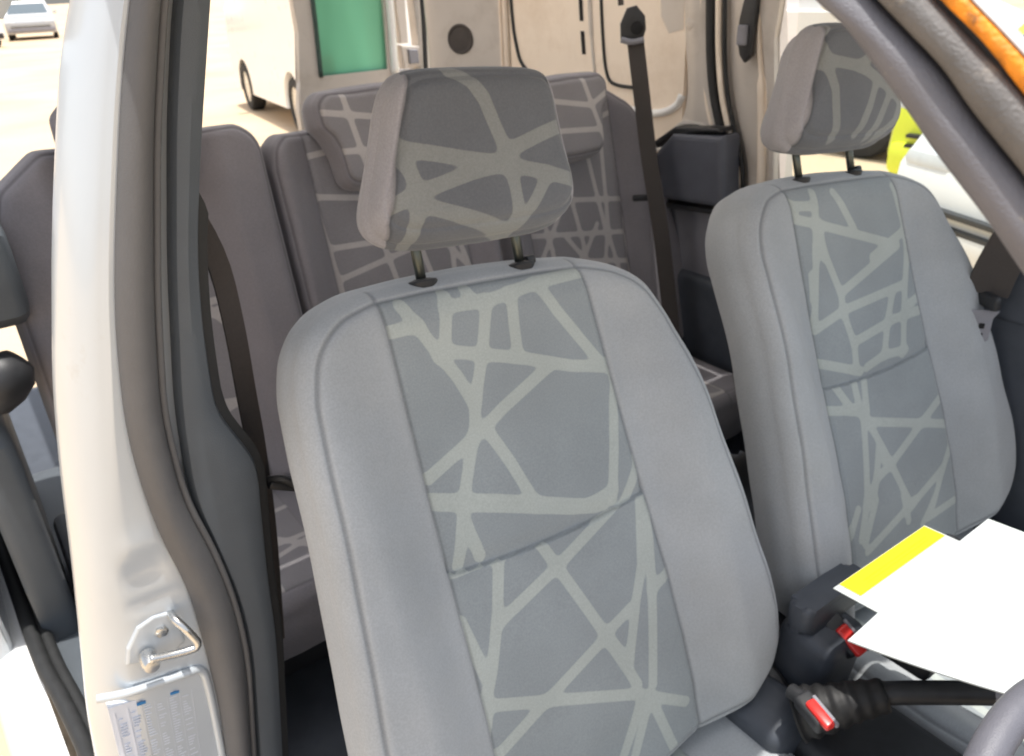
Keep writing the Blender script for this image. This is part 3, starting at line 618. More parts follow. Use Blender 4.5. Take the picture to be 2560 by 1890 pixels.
# black moulding on the far pillar and lower trim
bm = bmesh.new(); slab(bm, [(.716,1.105),(.650,1.170),(.482,1.180),(.462,1.004),(.708,.990)], 'x', 1.045, .075, .016)
vpart('armrest_box', bm, mat('box_plastic', (.105,.112,.138), .42, 0, var=.12, scale=20, bump=.3, bscale=800), fp)
bm = bmesh.new(); slab(bm, [(.712,1.122),(.655,1.172),(.50,1.186),(.50,1.196),(.65,1.184),(.72,1.14)], 'x', 1.052, .06, .006); slab(bm, [(.725,.982),(.47,.992),(.45,1.0),(.45,.985),(.725,.965)], 'x', 1.05, .06, .005)
vpart('box_edge', bm, BLACK, fp)
bm = bmesh.new(); slab(bm, [(.72,.985),(.45,.985),(.40,.80),(.72,.78)], 'x', 1.085, .05, .012); vpart('lower_trim', bm, GREYPL, fp, True, 40)
bm = bmesh.new(); slab(bm, [(.75,.80),(.38,.80),(.38,.30),(.75,.30)], 'x', 1.06, .06, .03); slab(bm, [(1.6,.95),(.72,.80),(.72,.30),(1.6,.30)], 'x', 1.10, .03, .01); vpart('wheel_box', bm, NAVY, fp, True, 40)
# far front door: dark trim, window glass, frame above
bm = bmesh.new(); slab(bm, [(.40,1.055),(.33,1.040),(-.12,.925),(-.165,.915),(-.19,.99),(-.20,1.05),(-.9,.98),(-1.0,.30),(.40,.30)], 'x', X-.03, .06, .02)
fd = vpart('front_door', bm, NAVY, smooth=True, sharp=35); fd['label'] = 'dark inner trim of the far front door'
bm = bmesh.new(); slab(bm, [(.38,1.68),(.36,1.03),(-.14,.90),(-1.0,.90),(-1.0,1.1),(-.62,1.68)], 'x', X+.012, .004)
vpart('door_window', bm, GLASSCLEAR, fd)
bm = bmesh.new(); ribbon(bm, xpath([(-.175,.90),(-.17,1.0),(-.155,1.08),(-.13,1.2)], X-.02), xpath([(-.30,.90),(-.30,1.0),(-.29,1.08),(-.28,1.2)], X-.02), (-1,0,0), .015, .03)
vpart('mirror_cover', bm, NAVY, fd, True)
bm = bmesh.new(); slab(bm, [(.45,1.62),(.45,1.74),(-.75,1.74),(-.62,1.62)], 'x', X-.05, .08, .015); vpart('door_top', bm, GREYPL, fd)
# --- rear end: door with green tinted window, near leaf open
Y = 2.2
bm = bmesh.new()
slab(bm, [(.690,1.70),(.765,1.70),(.767,1.505),(.757,1.235),(1.055,1.235),(1.062,1.50),(1.06,1.70),(1.105,1.70),(1.105,1.49),(1.093,1.21),(1.09,.45),(.655,.45),(.655,1.12),(.668,1.20),(.684,1.24),(.700,1.40)], 'y', Y, .04, .008)
rd = vpart('rear_door', bm, GREIGE); rd['label'] = 'rear door with a green tinted window'
bm = bmesh.new(); slab(bm, [(.76,1.70),(.755,1.23),(1.058,1.23),(1.068,1.70)], 'y', Y+.02, .004); vpart('rear_window', bm, GLASSGREEN, rd)
bm = bmesh.new(); tube(bm, [(.770,Y-.004,1.70),(.771,Y-.004,1.50),(.762,Y-.004,1.24)], .009, 8, res=16); vpart('window_seal', bm, mat('window_seal', (.04,.075,.065), .6, 0, var=.1), rd, True)
bm = bmesh.new(); tube(bm, [(1.080,Y-.006,1.70),(1.084,Y-.006,1.48),(1.076,Y-.006,1.22)], .016, 10, res=20); vpart('door_flange', bm, WHITE, rd, True)
bm = bmesh.new(); slab(bm, [(1.112,1.70),(1.155,1.70),(1.160,1.485),(1.160,1.33),(1.125,1.33),(1.122,1.45)], 'y', Y+.01, .05, .006)
slab(bm, [(1.118,1.325),(1.205,1.315),(1.205,1.24),(1.125,1.235)], 'y', Y, .05, .006); slab(bm, [(1.197,1.70),(1.27,1.70),(1.27,.45),(1.09,.45),(1.10,1.225),(1.205,1.232),(1.212,1.30)], 'y', Y+.02, .06, .008)
vpart('door_jamb', bm, GREIGE, rd)
bm = bmesh.new(); slab(bm, [(1.145,1.308),(1.188,1.304),(1.19,1.252),(1.148,1.252)], 'y', Y-.012, .016, .004); vpart('latch_box', bm, GREYPL, rd)
bm = bmesh.new(); tube(bm, [(1.222,Y-.01,1.70),(1.226,Y-.01,1.45),(1.215,Y-.01,1.2)], .010, 8, res=20); vpart('jamb_seal', bm, DARKRUB, rd, True)

# --- near windscreen pillar, close to us at the upper right
XA = -.27
def ap(pts, dx=0.0):
    P = [(XA+dx, a, b) for a, b in pts]
    a, b = Vector(P[0]), Vector(P[1]); c, d = Vector(P[-2]), Vector(P[-1])
    return [tuple(a + (a-b)*7 + Vector((.010,0,0)))] + P + [tuple(d + (d-c)*6)]
mL = [(-.664,1.539),(-.6755,1.5315),(-.701,1.508),(-.713,1.496),(-.733,1.478),(-.743,1.468)]
gr = [(-.685,1.539),(-.698,1.529),(-.711,1.519),(-.723,1.507),(-.741,1.491),(-.759,1.474)]
sR = [(-.7035,1.539),(-.716,1.529),(-.736,1.513),(-.751,1.499)]
oL = [(-.7065,1.539),(-.721,1.528),(-.736,1.514),(-.750,1.501)]
oR = [(-.7145,1.539),(-.7245,1.531),(-.736,1.5215),(-.750,1.509)]
off = lambda pts, d: [(a - d*.66, b + d*.75) for a, b in pts]
bm = bmesh.new(); ribbon(bm, ap(mL), ap(off(gr, -.0008)), (-1,0,0), .0065, .012, nl=90, nw=16, power=.6)
wp = vpart('windscreen_pillar', bm, PADGREY, smooth=True); wp['label'] = 'scuffed grey windscreen pillar sloping across the upper right'
bm = bmesh.new(); ribbon(bm, ap(off(gr, .0008)), ap(sR), (-1,0,0), .0050, .012, nl=90, nw=14, power=.6); vpart('pillar_channel', bm, PADBROWN, wp, True)
bm = bmesh.new(); ribbon(bm, ap(off(gr, -.002), .003), ap(off(gr, .002), .003), (-1,0,0), .0003, .01, nl=60, nw=4); ribbon(bm, ap(off(sR, -.001), .002), ap(off(oL, .001), .002), (-1,0,0), .0003, .01, nl=60, nw=4)
vpart('pillar_joint', bm, DARKRUB, wp, True)
bm = bmesh.new(); ribbon(bm, ap(oL), ap(oR), (-1,0,0), .0018, .006, nl=90, nw=8, power=.6); vpart('sealant_strip', bm, ORANGE, wp, True)
bm = bmesh.new(); ribbon(bm, ap(off(oR, .0003), .001), ap(off(oR, .0014), .001), (-1,0,0), .0008, .006, nl=60, nw=6); vpart('glass_edge', bm, mat('glass_edge', (.55,.55,.56), .4, 0, var=.05), wp, True)

# --- centre console between the front seats
bm = bmesh.new(); box(bm, (.38,-.42,.36), (.19,.62,.24), .03, seg=3); box(bm, (.42,-.18,.47), (.14,.18,.12), .03)
cc = vpart('centre_console', bm, BLACK, smooth=True, sharp=40)
bm = bmesh.new(); box(bm, (.405,-.33,.545), (.11,.10,.14), .022, Matrix.Rotation(.12, 4, 'X'), 3); slab(bm, rrect(.345,.50,-.345,-.30,.015), 'z', .615, .05, .012)
vpart('console_bin', bm, NAVY, cc, True, 40)
bm = bmesh.new(); box(bm, (.30,-.31,.44), (.10,.16,.16), .025, Matrix.Rotation(-.25, 4, 'Y'), 3); vpart('seat_side_cover', bm, NAVY, cc, True, 40)
bm = bmesh.new(); tube(bm, [(.345,-.43,.57),(.38,-.475,.592),(.43,-.525,.602),(.475,-.565,.605)], [.020]*6+[.017]*18, 16, res=24)
hb = vpart('handbrake_lever', bm, BLACK, cc, True)
bm = bmesh.new(); lathe(bm, [(.0155,0),(.0175,.004),(.0175,.010),(.014,.016),(.006,.018)], 24, Matrix.Translation((.470,-.561,.605)) @ Vector((.045,-.04,.004)).to_track_quat('Z','Y').to_matrix().to_4x4())
vpart('lever_cap', bm, GREYPL, hb, True, 30)
bm = bmesh.new()
gp = catmull([(.285,-.385,.535),(.31,-.412,.553),(.34,-.438,.570),(.372,-.466,.585)], 33)
tube(bm, [tuple(p) for p in gp], [.040 - .016*i/32 + .0026*math.cos(i*1.25+.4*math.sin(i))*(1 - .5*i/32) for i in range(33)], 22)
vpart('lever_gaiter', bm, mat('gaiter_leather', (.013,.013,.014), .6, 0, var=.1, scale=60, bump=.15, bscale=300), hb, True)
bm = bmesh.new(); slab(bm, [(.20,-.62),(.24,-.42),(.32,-.40),(.56,-.58),(.50,-.75)], 'z', .40, .02, .006)
for q in range(3): tube(bm, [(.27+.035*q,-.44-.035*q,.43),(.36+.035*q,-.60-.03*q,.43)], .006, 8)
vpart('console_tray', bm, BLACK, cc)

# --- steering wheel, only the far part of its rim in view
sw = None
C0 = Vector((.094,-.780,.798)); Rw = .186
bm = bmesh.new(); ax = Matrix.Translation(C0) @ Matrix.Rotation(math.radians(62), 4, 'X')
tube(bm, [ax @ Vector((Rw*math.cos(a), Rw*math.sin(a), 0)) for a in np.linspace(0, 2*PI, 97)[:-1]], .0155, 16, closed=True)
sw = vpart('steering_wheel', bm, mat('wheel_rim', (.12,.12,.14), .45, 0, var=.08, scale=40, bump=.3, bscale=700), smooth=True)
bm = bmesh.new()
for a in (.12, PI-.12, -PI/2-.35, -PI/2+.35): tube(bm, [ax @ Vector((.05*math.cos(a), .05*math.sin(a), -.03)), ax @ Vector((.11*math.cos(a), .11*math.sin(a), -.02)), ax @ Vector((Rw*math.cos(a), Rw*math.sin(a), 0))], [.016,.014,.012], 10, flat=.6)
vpart('wheel_spokes', bm, NAVY, sw, True)
bm = bmesh.new(); lathe(bm, [(.03,-.10),(.035,-.05),(.075,-.045),(.08,-.03),(.07,-.012),(.03,-.004)], 36, ax); vpart('wheel_hub', bm, NAVY, sw, True, 40)

# ------------------------------------------------------------------ belts, buckles, papers
def strap(bm, pts, w, side, t=.0014, res=40):
    P = catmull(pts, res); S = np.array(side, float); rows = []
    for i, p in enumerate(P):
        a = P[max(0, i-1)]; b = P[min(len(P)-1, i+1)]; tg = b - a; tg /= np.linalg.norm(tg)
        s = S - tg*(S @ tg); s /= np.linalg.norm(s); n = np.cross(tg, s)
        rows.append([bm.verts.new(p + s*w/2*q + n*t*k) for q, k in ((-1,-1),(1,-1),(1,1),(-1,1))])
    for A, B in zip(rows, rows[1:]):
        for k in range(4): bm.faces.new((A[k], A[(k+1) % 4], B[(k+1) % 4], B[k]))
    bm.faces.new(rows[0][::-1]); bm.faces.new(rows[-1])
def place(t, o):                     # a part written in place coordinates under a thing with a base
    o.matrix_local = Matrix.Translation(-Vector(t.location)); return o

t = thing('seat_belt', 'dark seat belt hanging through a pivot in front of the beige side panel', 'seat belt', (.96, .60, .66), 'seat belts')
bm = bmesh.new(); strap(bm, [(.965,.775,1.70),(.962,.77,1.56),(.960,.757,1.475)], .014, (.6,-.75,0)); strap(bm, [(.957,.700,1.395),(.957,.675,1.28),(.955,.640,1.13),(.955,.585,.93),(.955,.535,.70),(.95,.50,.55)], .041, (.62,-.78,.02), .0025)
place(t, obj('webbing', bm, WEB, t, True, 30))
bm = bmesh.new(); slab(bm, [(-.018,.036),(.004,.044),(.028,.022),(.034,-.008),(.026,-.046),(-.024,-.04),(-.03,.0)], 'y', -.008, .016, .005)
bmesh.ops.transform(bm, matrix=Matrix.Translation((.957,.712,1.432)) @ Matrix.Rotation(-.87, 4, 'Z') @ Matrix.Rotation(.10, 4, 'Y'), verts=bm.verts)
pv = place(t, obj('pivot', bm, BLACK, t, True, 35))
bm = bmesh.new(); tube(bm, [(.930,.722,1.400),(.946,.700,1.394),(.964,.678,1.399)], .0075, 10, res=12); o = obj('pivot_slot', bm, GREYPL, t, True); place(t, o)
bm = bmesh.new(); lathe(bm, [(.016,0),(.015,.006),(.006,.008)], 20, Matrix.Translation((.955,.694,1.425)) @ Vector((-.76,-.64,0)).to_track_quat('Z','Y').to_matrix().to_4x4()); o = obj('pivot_bolt', bm, DARKGAP, t, True, 30); place(t, o)
bm = bmesh.new(); box(bm, (.95,.64,1.02), (.07,.012,.016), .004, Matrix.Rotation(-.6, 4, 'Z')); o = obj('belt_stop', bm, BLACK, t); place(t, o)

t = thing('seat_belt', 'dark seat belt running down between the slate pillar trim and the rear seats', 'seat belt', (-.30, .07, .70), 'seat belts')
bm = bmesh.new(); strap(bm, [(-.385,.078,1.50),(-.352,.078,1.42),(-.322,.075,1.355),(-.300,.07,1.28),(-.296,.07,1.20),(-.299,.07,1.10),(-.301,.07,1.03),(-.31,.07,.90),(-.33,.08,.70)], .025, (1,.15,0), .002)
place(t, obj('webbing', bm, WEB, t, True, 30))
bm = bmesh.new(); box(bm, (-.318,.055,1.405), (.03,.02,.05), .008, Matrix.Rotation(.2, 4, 'Y')); box(bm, (-.285,.05,.972), (.040,.022,.012), .004, Matrix.Rotation(.5, 4, 'Y'))
tube(bm, [(-.30,.05,.985),(-.285,.04,.985),(-.270,.035,.970),(-.262,.04,.955)], .005, 8, res=14)
place(t, obj('belt_guide', bm, BLACK, t, True, 35))

t = thing('seat_belt', 'black seat belt with metal tongue hanging by the far front window', 'seat belt', (1.04, -.17, .86), 'seat belts')
bm = bmesh.new(); strap(bm, [(1.03,-.255,1.20),(1.035,-.235,1.12),(1.04,-.205,1.02),(1.042,-.195,.965)], .075, (.5,-.85,0), .004)
place(t, obj('webbing', bm, WEB, t, True, 30))
bm = bmesh.new(); box(bm, (1.04,-.195,.955), (.018,.080,.030), .008, Matrix.Rotation(-.45, 4, 'Z'), 3); tg = place(t, obj('tongue_grip', bm, BLACK, t, True, 35))
bm = bmesh.new(); slab(bm, [(-.026,.024),(.026,.024),(.016,.008),(.017,-.036),(.010,-.044),(-.010,-.044),(-.017,-.036),(-.016,.008)], 'y', -.0015, .003, .0008)
bmesh.ops.transform(bm, matrix=Matrix.Translation((1.022,-.208,.915)) @ Matrix.Rotation(-.95, 4, 'Z'), verts=bm.verts); place(t, obj('belt_tongue', bm, GREYPL, t))
bm = bmesh.new()
for dz in (-.008, -.028): box(bm, (0,-.002,dz), (.010,.002,.011), .002)
bmesh.ops.transform(bm, matrix=Matrix.Translation((1.022,-.208,.915)) @ Matrix.Rotation(-.95, 4, 'Z'), verts=bm.verts); place(t, obj('tongue_slot', bm, DARKGAP, t))

def buckle(label, loc, d, w, l, btn):
    t = thing('seat_belt_buckle', label, 'buckle', loc, 'red buttoned belt buckles')
    q = Vector(d).normalized(); up = Vector((-.30,-.55,.78)); s = q.cross(up).normalized(); n = s.cross(q).normalized()
    M = Matrix((( s.x, n.x, q.x, 0), (s.y, n.y, q.y, 0), (s.z, n.z, q.z, 0), (0,0,0,1)))
    bm = bmesh.new(); box(bm, (0, -.006, -.01), (w+.012, .026, l), .006, None, 3); tube(bm, [(0,-.006,-.5*l),(0,-.010,-.75*l),(.002,-.014,-1.0*l)], .012, 10, res=10)
    h = obj('housing', bm, BLACK, t, True, 40); h.matrix_local = M
    bm = bmesh.new(); box(bm, (0, .0075, l*.08), (w, .012, btn), .004, None, 3); b = obj('release_button', bm, RED, t, True, 40); b.matrix_local = M
    bm = bmesh.new(); box(bm, (-w*.62, .0065, l*.06), (.006, .010, btn*1.12), .002); o = obj('buckle_edge', bm, GREYPL, t); o.matrix_local = M
buckle('red buttoned buckle standing low beside the nearest seat, fully in view', (.252,-.433,.60), (-.15,-.60,-.06), .016, .054, .046)
buckle('red buttoned buckle partly covered by the corner of the white sheets', (.412,-.372,.60), (.02,-.50,-.30), .021, .075, .05)

# papers lying on the console
def sheet(bm, corners, nz=1, lift=None, n=24, t=.0012):
    """corners a,b,c,d; bilinear grid with gentle sag"""
    a, b, c, d = [Vector(p) for p in corners]; top = []; bot = []
    for i in range(n+1):
        r1, r2 = [], []
        for j in range(n+1):
            s, u = i/n, j/n; p = (a*(1-s)+b*s)*(1-u) + (d*(1-s)+c*s)*u
            if lift: p = p + Vector((0,0,lift(s,u)))
            r1.append(bm.verts.new(p)); r2.append(bm.verts.new(p - Vector((0,0,t))))
        top.append(r1); bot.append(r2)
    for i in range(n):
        for j in range(n):
            bm.faces.new((top[i][j],top[i+1][j],top[i+1][j+1],top[i][j+1])); bm.faces.new((bot[i][j],bot[i][j+1],bot[i+1][j+1],bot[i+1][j]))
    for k in range(n):
        bm.faces.new((top[k][0],bot[k][0],bot[k+1][0],top[k+1][0])); bm.faces.new((top[k+1][n],bot[k+1][n],bot[k][n],top[k][n]))
        bm.faces.new((top[0][k+1],bot[0][k+1],bot[0][k],top[0][k])); bm.faces.new((top[n][k],bot[n][k],bot[n][k+1],top[n][k+1]))
PA = [(.322,-.385,.76),(.553,-.388,.76),(.575,-.70,.757),(.345,-.70,.757)]
la = lambda s, u: .002*math.sin(3*u) - .004*u
t = thing('paper_sheet', 'white sheet with a yellow band, lying under the larger white sheet', 'paper', (.44,-.5,.76), 'papers over the centre console')
bm = bmesh.new(); sheet(bm, PA, lift=la); pgA = place(t, obj('page', bm, PAPER, t, True, 40))
bm = bmesh.new()
def on_a(s, u, dz): 
    a, b, c, d = [Vector(p) for p in PA]; return (a*(1-s)+b*s)*(1-u) + (d*(1-s)+c*s)*u + Vector((0,0,la(s,u)+dz))
def strip(bm, s0, s1, u0, u1, dz, n=10):
    A = [bm.verts.new(on_a(s0+(s1-s0)*k/n, u0, dz)) for k in range(n+1)]; B = [bm.verts.new(on_a(s0+(s1-s0)*k/n, u1, dz)) for k in range(n+1)]
    for k in range(n): bm.faces.new((A[k],A[k+1],B[k+1],B[k]))
strip(bm, .055, .985, .004, .105, .0011); yb = place(t, obj('yellow_band', bm, YELLOW, t))
bm = bmesh.new(); rg = random.Random(5)
for r, u in enumerate((.052, .070)):
    s = .2
    while s < .86:
        w = rg.uniform(.012, .03); strip(bm, s, s+w, u, u+.005, .0016, 1); s += w + .008
printed(yb, bm, YINK)
PB = [(.223,-.467,.79),(.600,-.455,.79),(.62,-.80,.80),(.262,-.66,.785)]
def lb(s, u): return .004*math.sin(PI*s)*(1-u) + .012*u*u*(1-s) - .002*math.cos(5*s+2*u)
t = thing('paper_sheet', 'larger white sheet on top, stretching to the right with faint marks', 'paper', (.42,-.6,.79), 'papers over the centre console')
bm = bmesh.new(); sheet(bm, [(.2235,-.469,.79),(.60,-.455,.79),(.64,-.80,.80),(.285,-.640,.785)], lift=lb, t=.002); pgB = place(t, obj('page', bm, PAPER, t, True, 40))
bm = bmesh.new(); rg = random.Random(8); a, b, c, d = [Vector(p) for p in [(.2235,-.469,.79),(.60,-.455,.79),(.64,-.80,.80),(.285,-.640,.785)]]
for k in range(14):
    s = .30 + .045*k + rg.uniform(-.015, .015); u = .42 + .10*math.sin(k*2.1) ; sz = rg.uniform(.004, .009)
    q = []
    for ds, du in ((0,0),(sz*2.4,0),(sz*2.4,sz),(0,sz)):
        S, U = s+ds, u+du; q.append(bm.verts.new((a*(1-S)+b*S)*(1-U)+(d*(1-S)+c*S)*U + Vector((0,0,lb(S,U)+.0006))))
    bm.faces.new(q)
printed(pgB, bm, mat('faint_ink', (.42,.52,.53), .8, 0, var=.03))
# the dark folder the papers lie on
t = thing('document_case', 'dark document case under the white sheets', 'case', (.50,-.452,.60))
bm = bmesh.new(); box(bm, (.0,.0,.075), (.17,.09,.15), .012, None, 3); obj('case_body', bm, BLACK, t, True, 40)
bm = bmesh.new(); box(bm, (-.06,.048,.138), (.16,.02,.022), .006); obj('case_lip', bm, GREYPL, t, True, 40)

# ------------------------------------------------------------------ outdoors
def sand(name):
    m, nt, b = principled(name); N = nt.nodes; Lk = nt.links; tc = N.new('ShaderNodeTexCoord')
    n = N.new('ShaderNodeTexNoise'); n.inputs['Scale'].default_value = .35; n.inputs['Detail'].default_value = 8; Lk.new(tc.outputs['Object'], n.inputs['Vector'])
    r = N.new('ShaderNodeValToRGB'); r.color_ramp.elements[0].position = .3; r.color_ramp.elements[0].color = (.54,.40,.26,1); r.color_ramp.elements[1].position = .7; r.color_ramp.elements[1].color = (.66,.53,.38,1)
    Lk.new(n.outputs['Fac'], r.inputs[0]); Lk.new(r.outputs[0], b.inputs['Base Color']); b.inputs['Roughness'].default_value = .95; b.inputs['Specular IOR Level'].default_value = .1
    n2 = N.new('ShaderNodeTexNoise'); n2.inputs['Scale'].default_value = 25; n2.inputs['Detail'].default_value = 6; Lk.new(tc.outputs['Object'], n2.inputs['Vector'])
    bp = N.new('ShaderNodeBump'); bp.inputs['Strength'].default_value = .4; bp.inputs['Distance'].default_value = .03; Lk.new(n2.outputs['Fac'], bp.inputs['Height']); Lk.new(bp.outputs[0], b.inputs['Normal']); return m
bm = bmesh.new(); bmesh.ops.create_grid(bm, x_segments=40, y_segments=40, size=300); struct(obj('ground', bm, sand('sandy_ground')))

def car(name, label, cat, loc, rz, paint, L=4.3, W=1.75, Hh=1.5, boxy=False, belt=None, group='vehicles parked outside', grille=False, bumper=None):
    t = thing(name, label, cat, loc, group, (0,0,rz)); hw = W/2; bumper = bumper or BLACK
    f, r = L/2, -L/2; wx = (f-.82, r+.78); wr = .32
    belt = belt or (.98 if not boxy else 1.12)
    prof = [(r+.05,.28),(r,.45),(r+.02,.80),(r+.10,belt+.02)] + ([(f-1.25,belt),(f-.25,belt-.20),(f-.04,.70)] if not boxy else [(f-.75,belt),(f-.18,belt-.22),(f-.03,.70)]) + [(f,.42),(f-.06,.26)]
    for cx in wx:
        prof += [(cx+(wr+.07)*math.cos(a), .32+(wr+.07)*math.sin(a)) if math.sin(a) > -.2 else (cx+(wr+.07)*math.cos(a), .25) for a in np.linspace(-.25, PI+.25, 13)]
    bm = bmesh.new(); lay = []
    for yy, sc, dz in ((-hw,.965,.02),(-hw*.93,1.0,0),(hw*.93,1.0,0),(hw,.965,.02)):
        lay.append([bm.verts.new((x*sc, yy, z + (0 if z < .6 else -dz))) for x, z in prof])
    n = len(prof)
    for A, B in zip(lay, lay[1:]):
        for k in range(n): bm.faces.new((A[k],A[(k+1)%n],B[(k+1)%n],B[k]))
    bm.faces.new(lay[0]); bm.faces.new(lay[-1][::-1]); obj('body', bm, paint, t, True, 35)
    # greenhouse
    if boxy: base = [(r+.06,f-.70)]; top = (r+.14, f-1.45)
    else: base = [(r+.30,f-1.15)]; top = (r+.85, f-1.95)
    b0, b1 = base[0]; t0, t1 = top; iw = hw*.80
    def fr(s, z): return (b0+(t0-b0)*s, b1+(t1-b1)*s, hw*.94+(iw-hw*.94)*s, belt-.03+(Hh-.05-belt+.03)*s)
    def ring(s, e=0.0):
        a, b, w, z = fr(s, 0); return [(a-e,-w-e,z),(b+e,-w-e,z),(b+e,w+e,z),(a-e,w+e,z)]
    bm = bmesh.new(); A = [bm.verts.new(p) for p in ring(0)]; B = [bm.verts.new(p) for p in ring(1)]; 
    C = [bm.verts.new((x*.93+ (t0+t1)*.035, y*.88, Hh)) for x, y, z in ring(1)]
    for P, Q in ((A,B),(B,C)):
        for k in range(4): bm.faces.new((P[k],P[(k+1)%4],Q[(k+1)%4],Q[k]))
    bm.faces.new(C); bm.faces.new(A[::-1]); obj('roof', bm, paint, t, False)
    def pane(nm, k, s0, s1, u0, u1):
        bm = bmesh.new(); R0, R1 = ring(s0,.006), ring(s1,.006); q = []
        for R, us in ((R0,(u0,u1)),(R1,(u1,u0))):
            a, b = Vector(R[k]), Vector(R[(k+1)%4])
            for u in us: q.append(bm.verts.new(a+(b-a)*u))
        bm.faces.new(q); obj(nm, bm, CARGLASS, t)
    pane('windscreen', 1, .12, .92, .06, .94); pane('rear_window', 3, .15, .9, .1, .9)
    for k in (0, 2):
        us = ((.06,.46),(.52,.92)) if not boxy else ((.55,.93),)
        for u0, u1 in us:
            if k == 2: u0, u1 = 1-u1, 1-u0
            pane('side_window', k, .14, .9, u0, u1)
    for cx in wx:
        for s in (-1, 1):
            M = Matrix.Translation((cx, s*(hw-.10), .32)) @ Matrix.Rotation(-s*PI/2, 4, 'X')
            bm = bmesh.new(); lathe(bm, [(.20,-.10),(.30,-.10),(wr,-.07),(wr,.06),(.30,.09),(.215,.095),(.20,.07)], 28, M); w = obj('wheel', bm, TYRE, t, True, 35)
            bm = bmesh.new(); lathe(bm, [(.20,.05),(.205,.08),(.17,.075),(.06,.085),(.0,.085)], 28, M); obj('rim', bm, METAL, w, True, 35)
    bm = bmesh.new(); box(bm, (f-.05,0,.40), (.16,W*.94,.20), .05); box(bm, (r+.05,0,.44), (.16,W*.94,.22), .05); obj('bumper', bm, bumper, t, True, 40)
    for s in (-1, 1):
        bm = bmesh.new(); box(bm, (f-.13,s*hw*.74,.70), (.18,.34,.15), .05); obj('headlight', bm, LAMP, t, True, 40)
        bm = bmesh.new(); box(bm, (f-1.20,s*(hw+.08),belt+.06), (.10,.16,.12), .03); obj('wing_mirror', bm, paint, t, True, 40)
        bm = bmesh.new(); box(bm, (r+.03,s*hw*.80,.78), (.08,.22,.20), .02); obj('tail_light', bm, RED, t, True, 40)
    bm = bmesh.new()
    for k in range(4): box(bm, (f-.015,0,.36+.062*k), (.07,W*.78,.024), .004)
    obj('grille', bm, BLACK, t)
    return t
YGREEN = mat('lime_paint', (.85,.95,.06), .4, 0, var=.03, coat=.3)
PINKW = mat('pale_paint', (.84,.82,.83), .35, 0, var=.03, coat=.4)
SILV2 = mat('silver_car_paint', (.50,.50,.50), .35, .4, var=.04, coat=.4)
car('parked_van', 'white van on the sand, seen through the open rear doorway', 'van', (4.15, 9.7, 0), math.radians(83), WHITE, 4.2, 1.85, 2.3, True, belt=1.55)
car('parked_van', 'white van at the left edge of the picture', 'van', (1.55, 38.6, 0), math.radians(-75), WHITE, 4.9, 1.9, 2.0, True)
car('parked_car', 'distant silver car with dark bumper facing us at the upper left', 'car', (4.9, 43.5, 0), math.radians(-98), SILV2, 4.4, 1.95, 1.5, bumper=GREYPL)
car('parked_van', 'tall pale van whose side fills the far window behind the headrest', 'van', (6.9, 4.75, 0), math.radians(-90), PINKW, 4.8, 1.8, 2.4, True, belt=1.18)
car('parked_car', 'lime yellow car beyond the far front window', 'car', (6.5, 1.37, 0), math.radians(180), YGREEN, 4.0, 1.4, 1.45, bumper=YGREEN)
car('parked_car', 'white car facing us with dark barred grille, beyond the far front window', 'car', (4.80, -.28, 0), math.radians(160), WHITE, 4.2, 1.72, 1.55, belt=1.16, bumper=WHITE)

# pieces that lie apart become parts of their own
def split_loose(names):
    for o in list(bpy.data.objects):
        if o.type != 'MESH' or o.name.split('.')[0] not in names: continue
        bm = bmesh.new(); bm.from_mesh(o.data); left = set(bm.verts); comps = []
        while left:
            st = [left.pop()]; c = set(st)
            while st:
                v = st.pop()
                for e in v.link_edges:
                    q = e.other_vert(v)
                    if q in left: left.discard(q); c.add(q); st.append(q)
            comps.append({v.index for v in c})
        bm.free()
        if len(comps) < 2 or len(comps) > 8: continue
        src = o.data
        for n, comp in enumerate(comps):
            bm = bmesh.new(); bm.from_mesh(src); bm.verts.ensure_lookup_table()
            bmesh.ops.delete(bm, geom=[v for v in bm.verts if v.index not in comp], context='VERTS')
            me = src.copy(); bm.to_mesh(me); bm.free()
            if n == 0: o.data = me
            else:
                d = o.copy(); d.data = me; COL.objects.link(d)
split_loose({'panel_seal','belt_guide','pillar_plug','bumper','doorway_seal','seal_flange','pillar_joint','box_edge','panel_slot','lit_ridge','step_riser','pillar_flange','wheel_box','striker_bolt','tongue_slot','grille'})

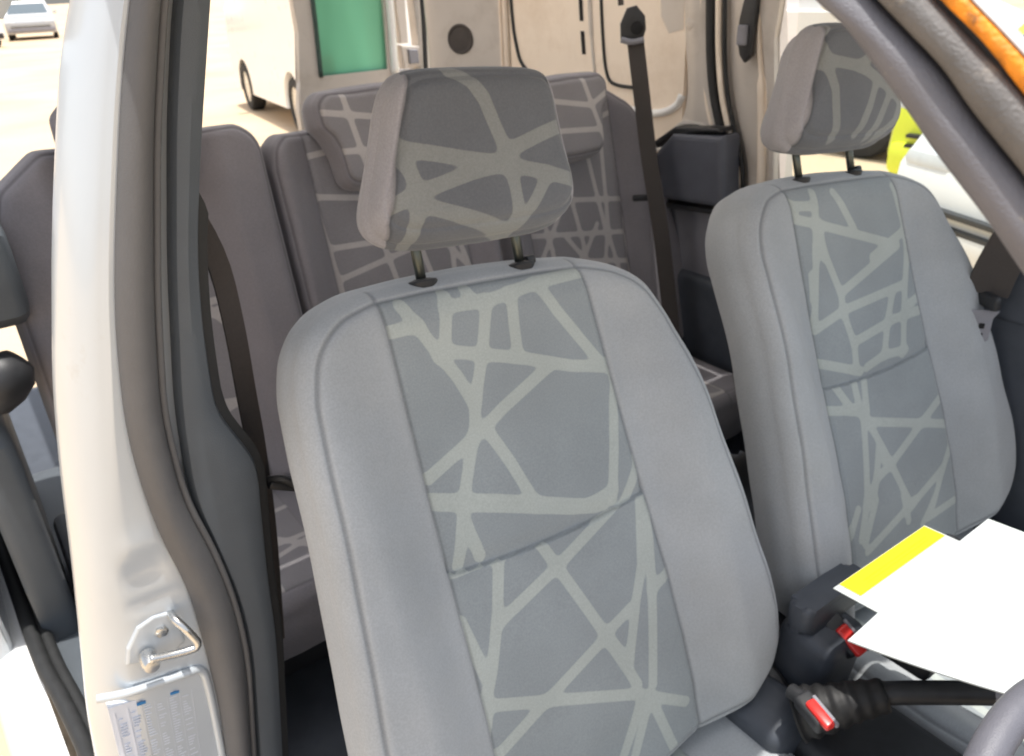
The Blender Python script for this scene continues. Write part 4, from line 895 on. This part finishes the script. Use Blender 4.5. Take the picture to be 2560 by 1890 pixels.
# ------------------------------------------------------------------ daylight
w = bpy.data.worlds.new('World'); scene.world = w; w.use_nodes = True
nt = w.node_tree; bg = nt.nodes['Background']; sky = nt.nodes.new('ShaderNodeTexSky'); sky.sky_type = 'NISHITA'; sky.sun_disc = False
S = Vector((.035, -.06, 1.0)).normalized()
el = math.asin(S.z); az = math.atan2(S.x, S.y)
sky.sun_elevation = el; sky.sun_rotation = az; sky.air_density = 1.0; sky.dust_density = 2.5; sky.ozone_density = 1.0
bw = nt.nodes.new('ShaderNodeRGBToBW'); nt.links.new(sky.outputs[0], bw.inputs[0])
hz = nt.nodes.new('ShaderNodeMix'); hz.data_type = 'RGBA'; hz.inputs[0].default_value = .74      # hazy bright sky: mostly white
nt.links.new(sky.outputs[0], hz.inputs[6]); nt.links.new(bw.outputs[0], hz.inputs[7]); nt.links.new(hz.outputs[2], bg.inputs[0]); bg.inputs[1].default_value = SKY
sd_ = bpy.data.lights.new('sun', 'SUN'); sd_.energy = SUN; sd_.angle = math.radians(.55); sd_.color = (1, .96, .90)
so = bpy.data.objects.new('sun', sd_); COL.objects.link(so); so.rotation_euler = S.to_track_quat('Z', 'Y').to_euler()

# ------------------------------------------------------------------ camera
cd = bpy.data.cameras.new('camera'); cam = bpy.data.objects.new('camera', cd); COL.objects.link(cam); scene.camera = cam
yaw, pitch, roll = .605, .466, -.049
f = Vector((math.sin(yaw)*math.cos(pitch), math.cos(yaw)*math.cos(pitch), -math.sin(pitch)))
r0 = Vector((math.cos(yaw), -math.sin(yaw), 0)); u0 = r0.cross(f)
r1 = r0*math.cos(roll) + u0*math.sin(roll); u1 = -r0*math.sin(roll) + u0*math.cos(roll)
cam.matrix_world = Matrix(((r1.x,u1.x,-f.x,-.53),(r1.y,u1.y,-f.y,-.846),(r1.z,u1.z,-f.z,1.551),(0,0,0,1)))
cd.sensor_fit = 'HORIZONTAL'; cd.sensor_width = 36; cd.lens = 36*1744/2238; cd.clip_start = .01; cd.clip_end = 2000
cd.dof.use_dof = True; cd.dof.focus_distance = .53; cd.dof.aperture_fstop = 13.5

scene.view_settings.view_transform = 'Standard'; scene.view_settings.look = 'None'; scene.view_settings.exposure = 0
scene.render.engine = 'CYCLES'
try:
    scene.cycles.max_bounces = 10; scene.cycles.diffuse_bounces = 6; scene.cycles.transparent_max_bounces = 12; scene.cycles.use_denoising = True
except Exception: pass
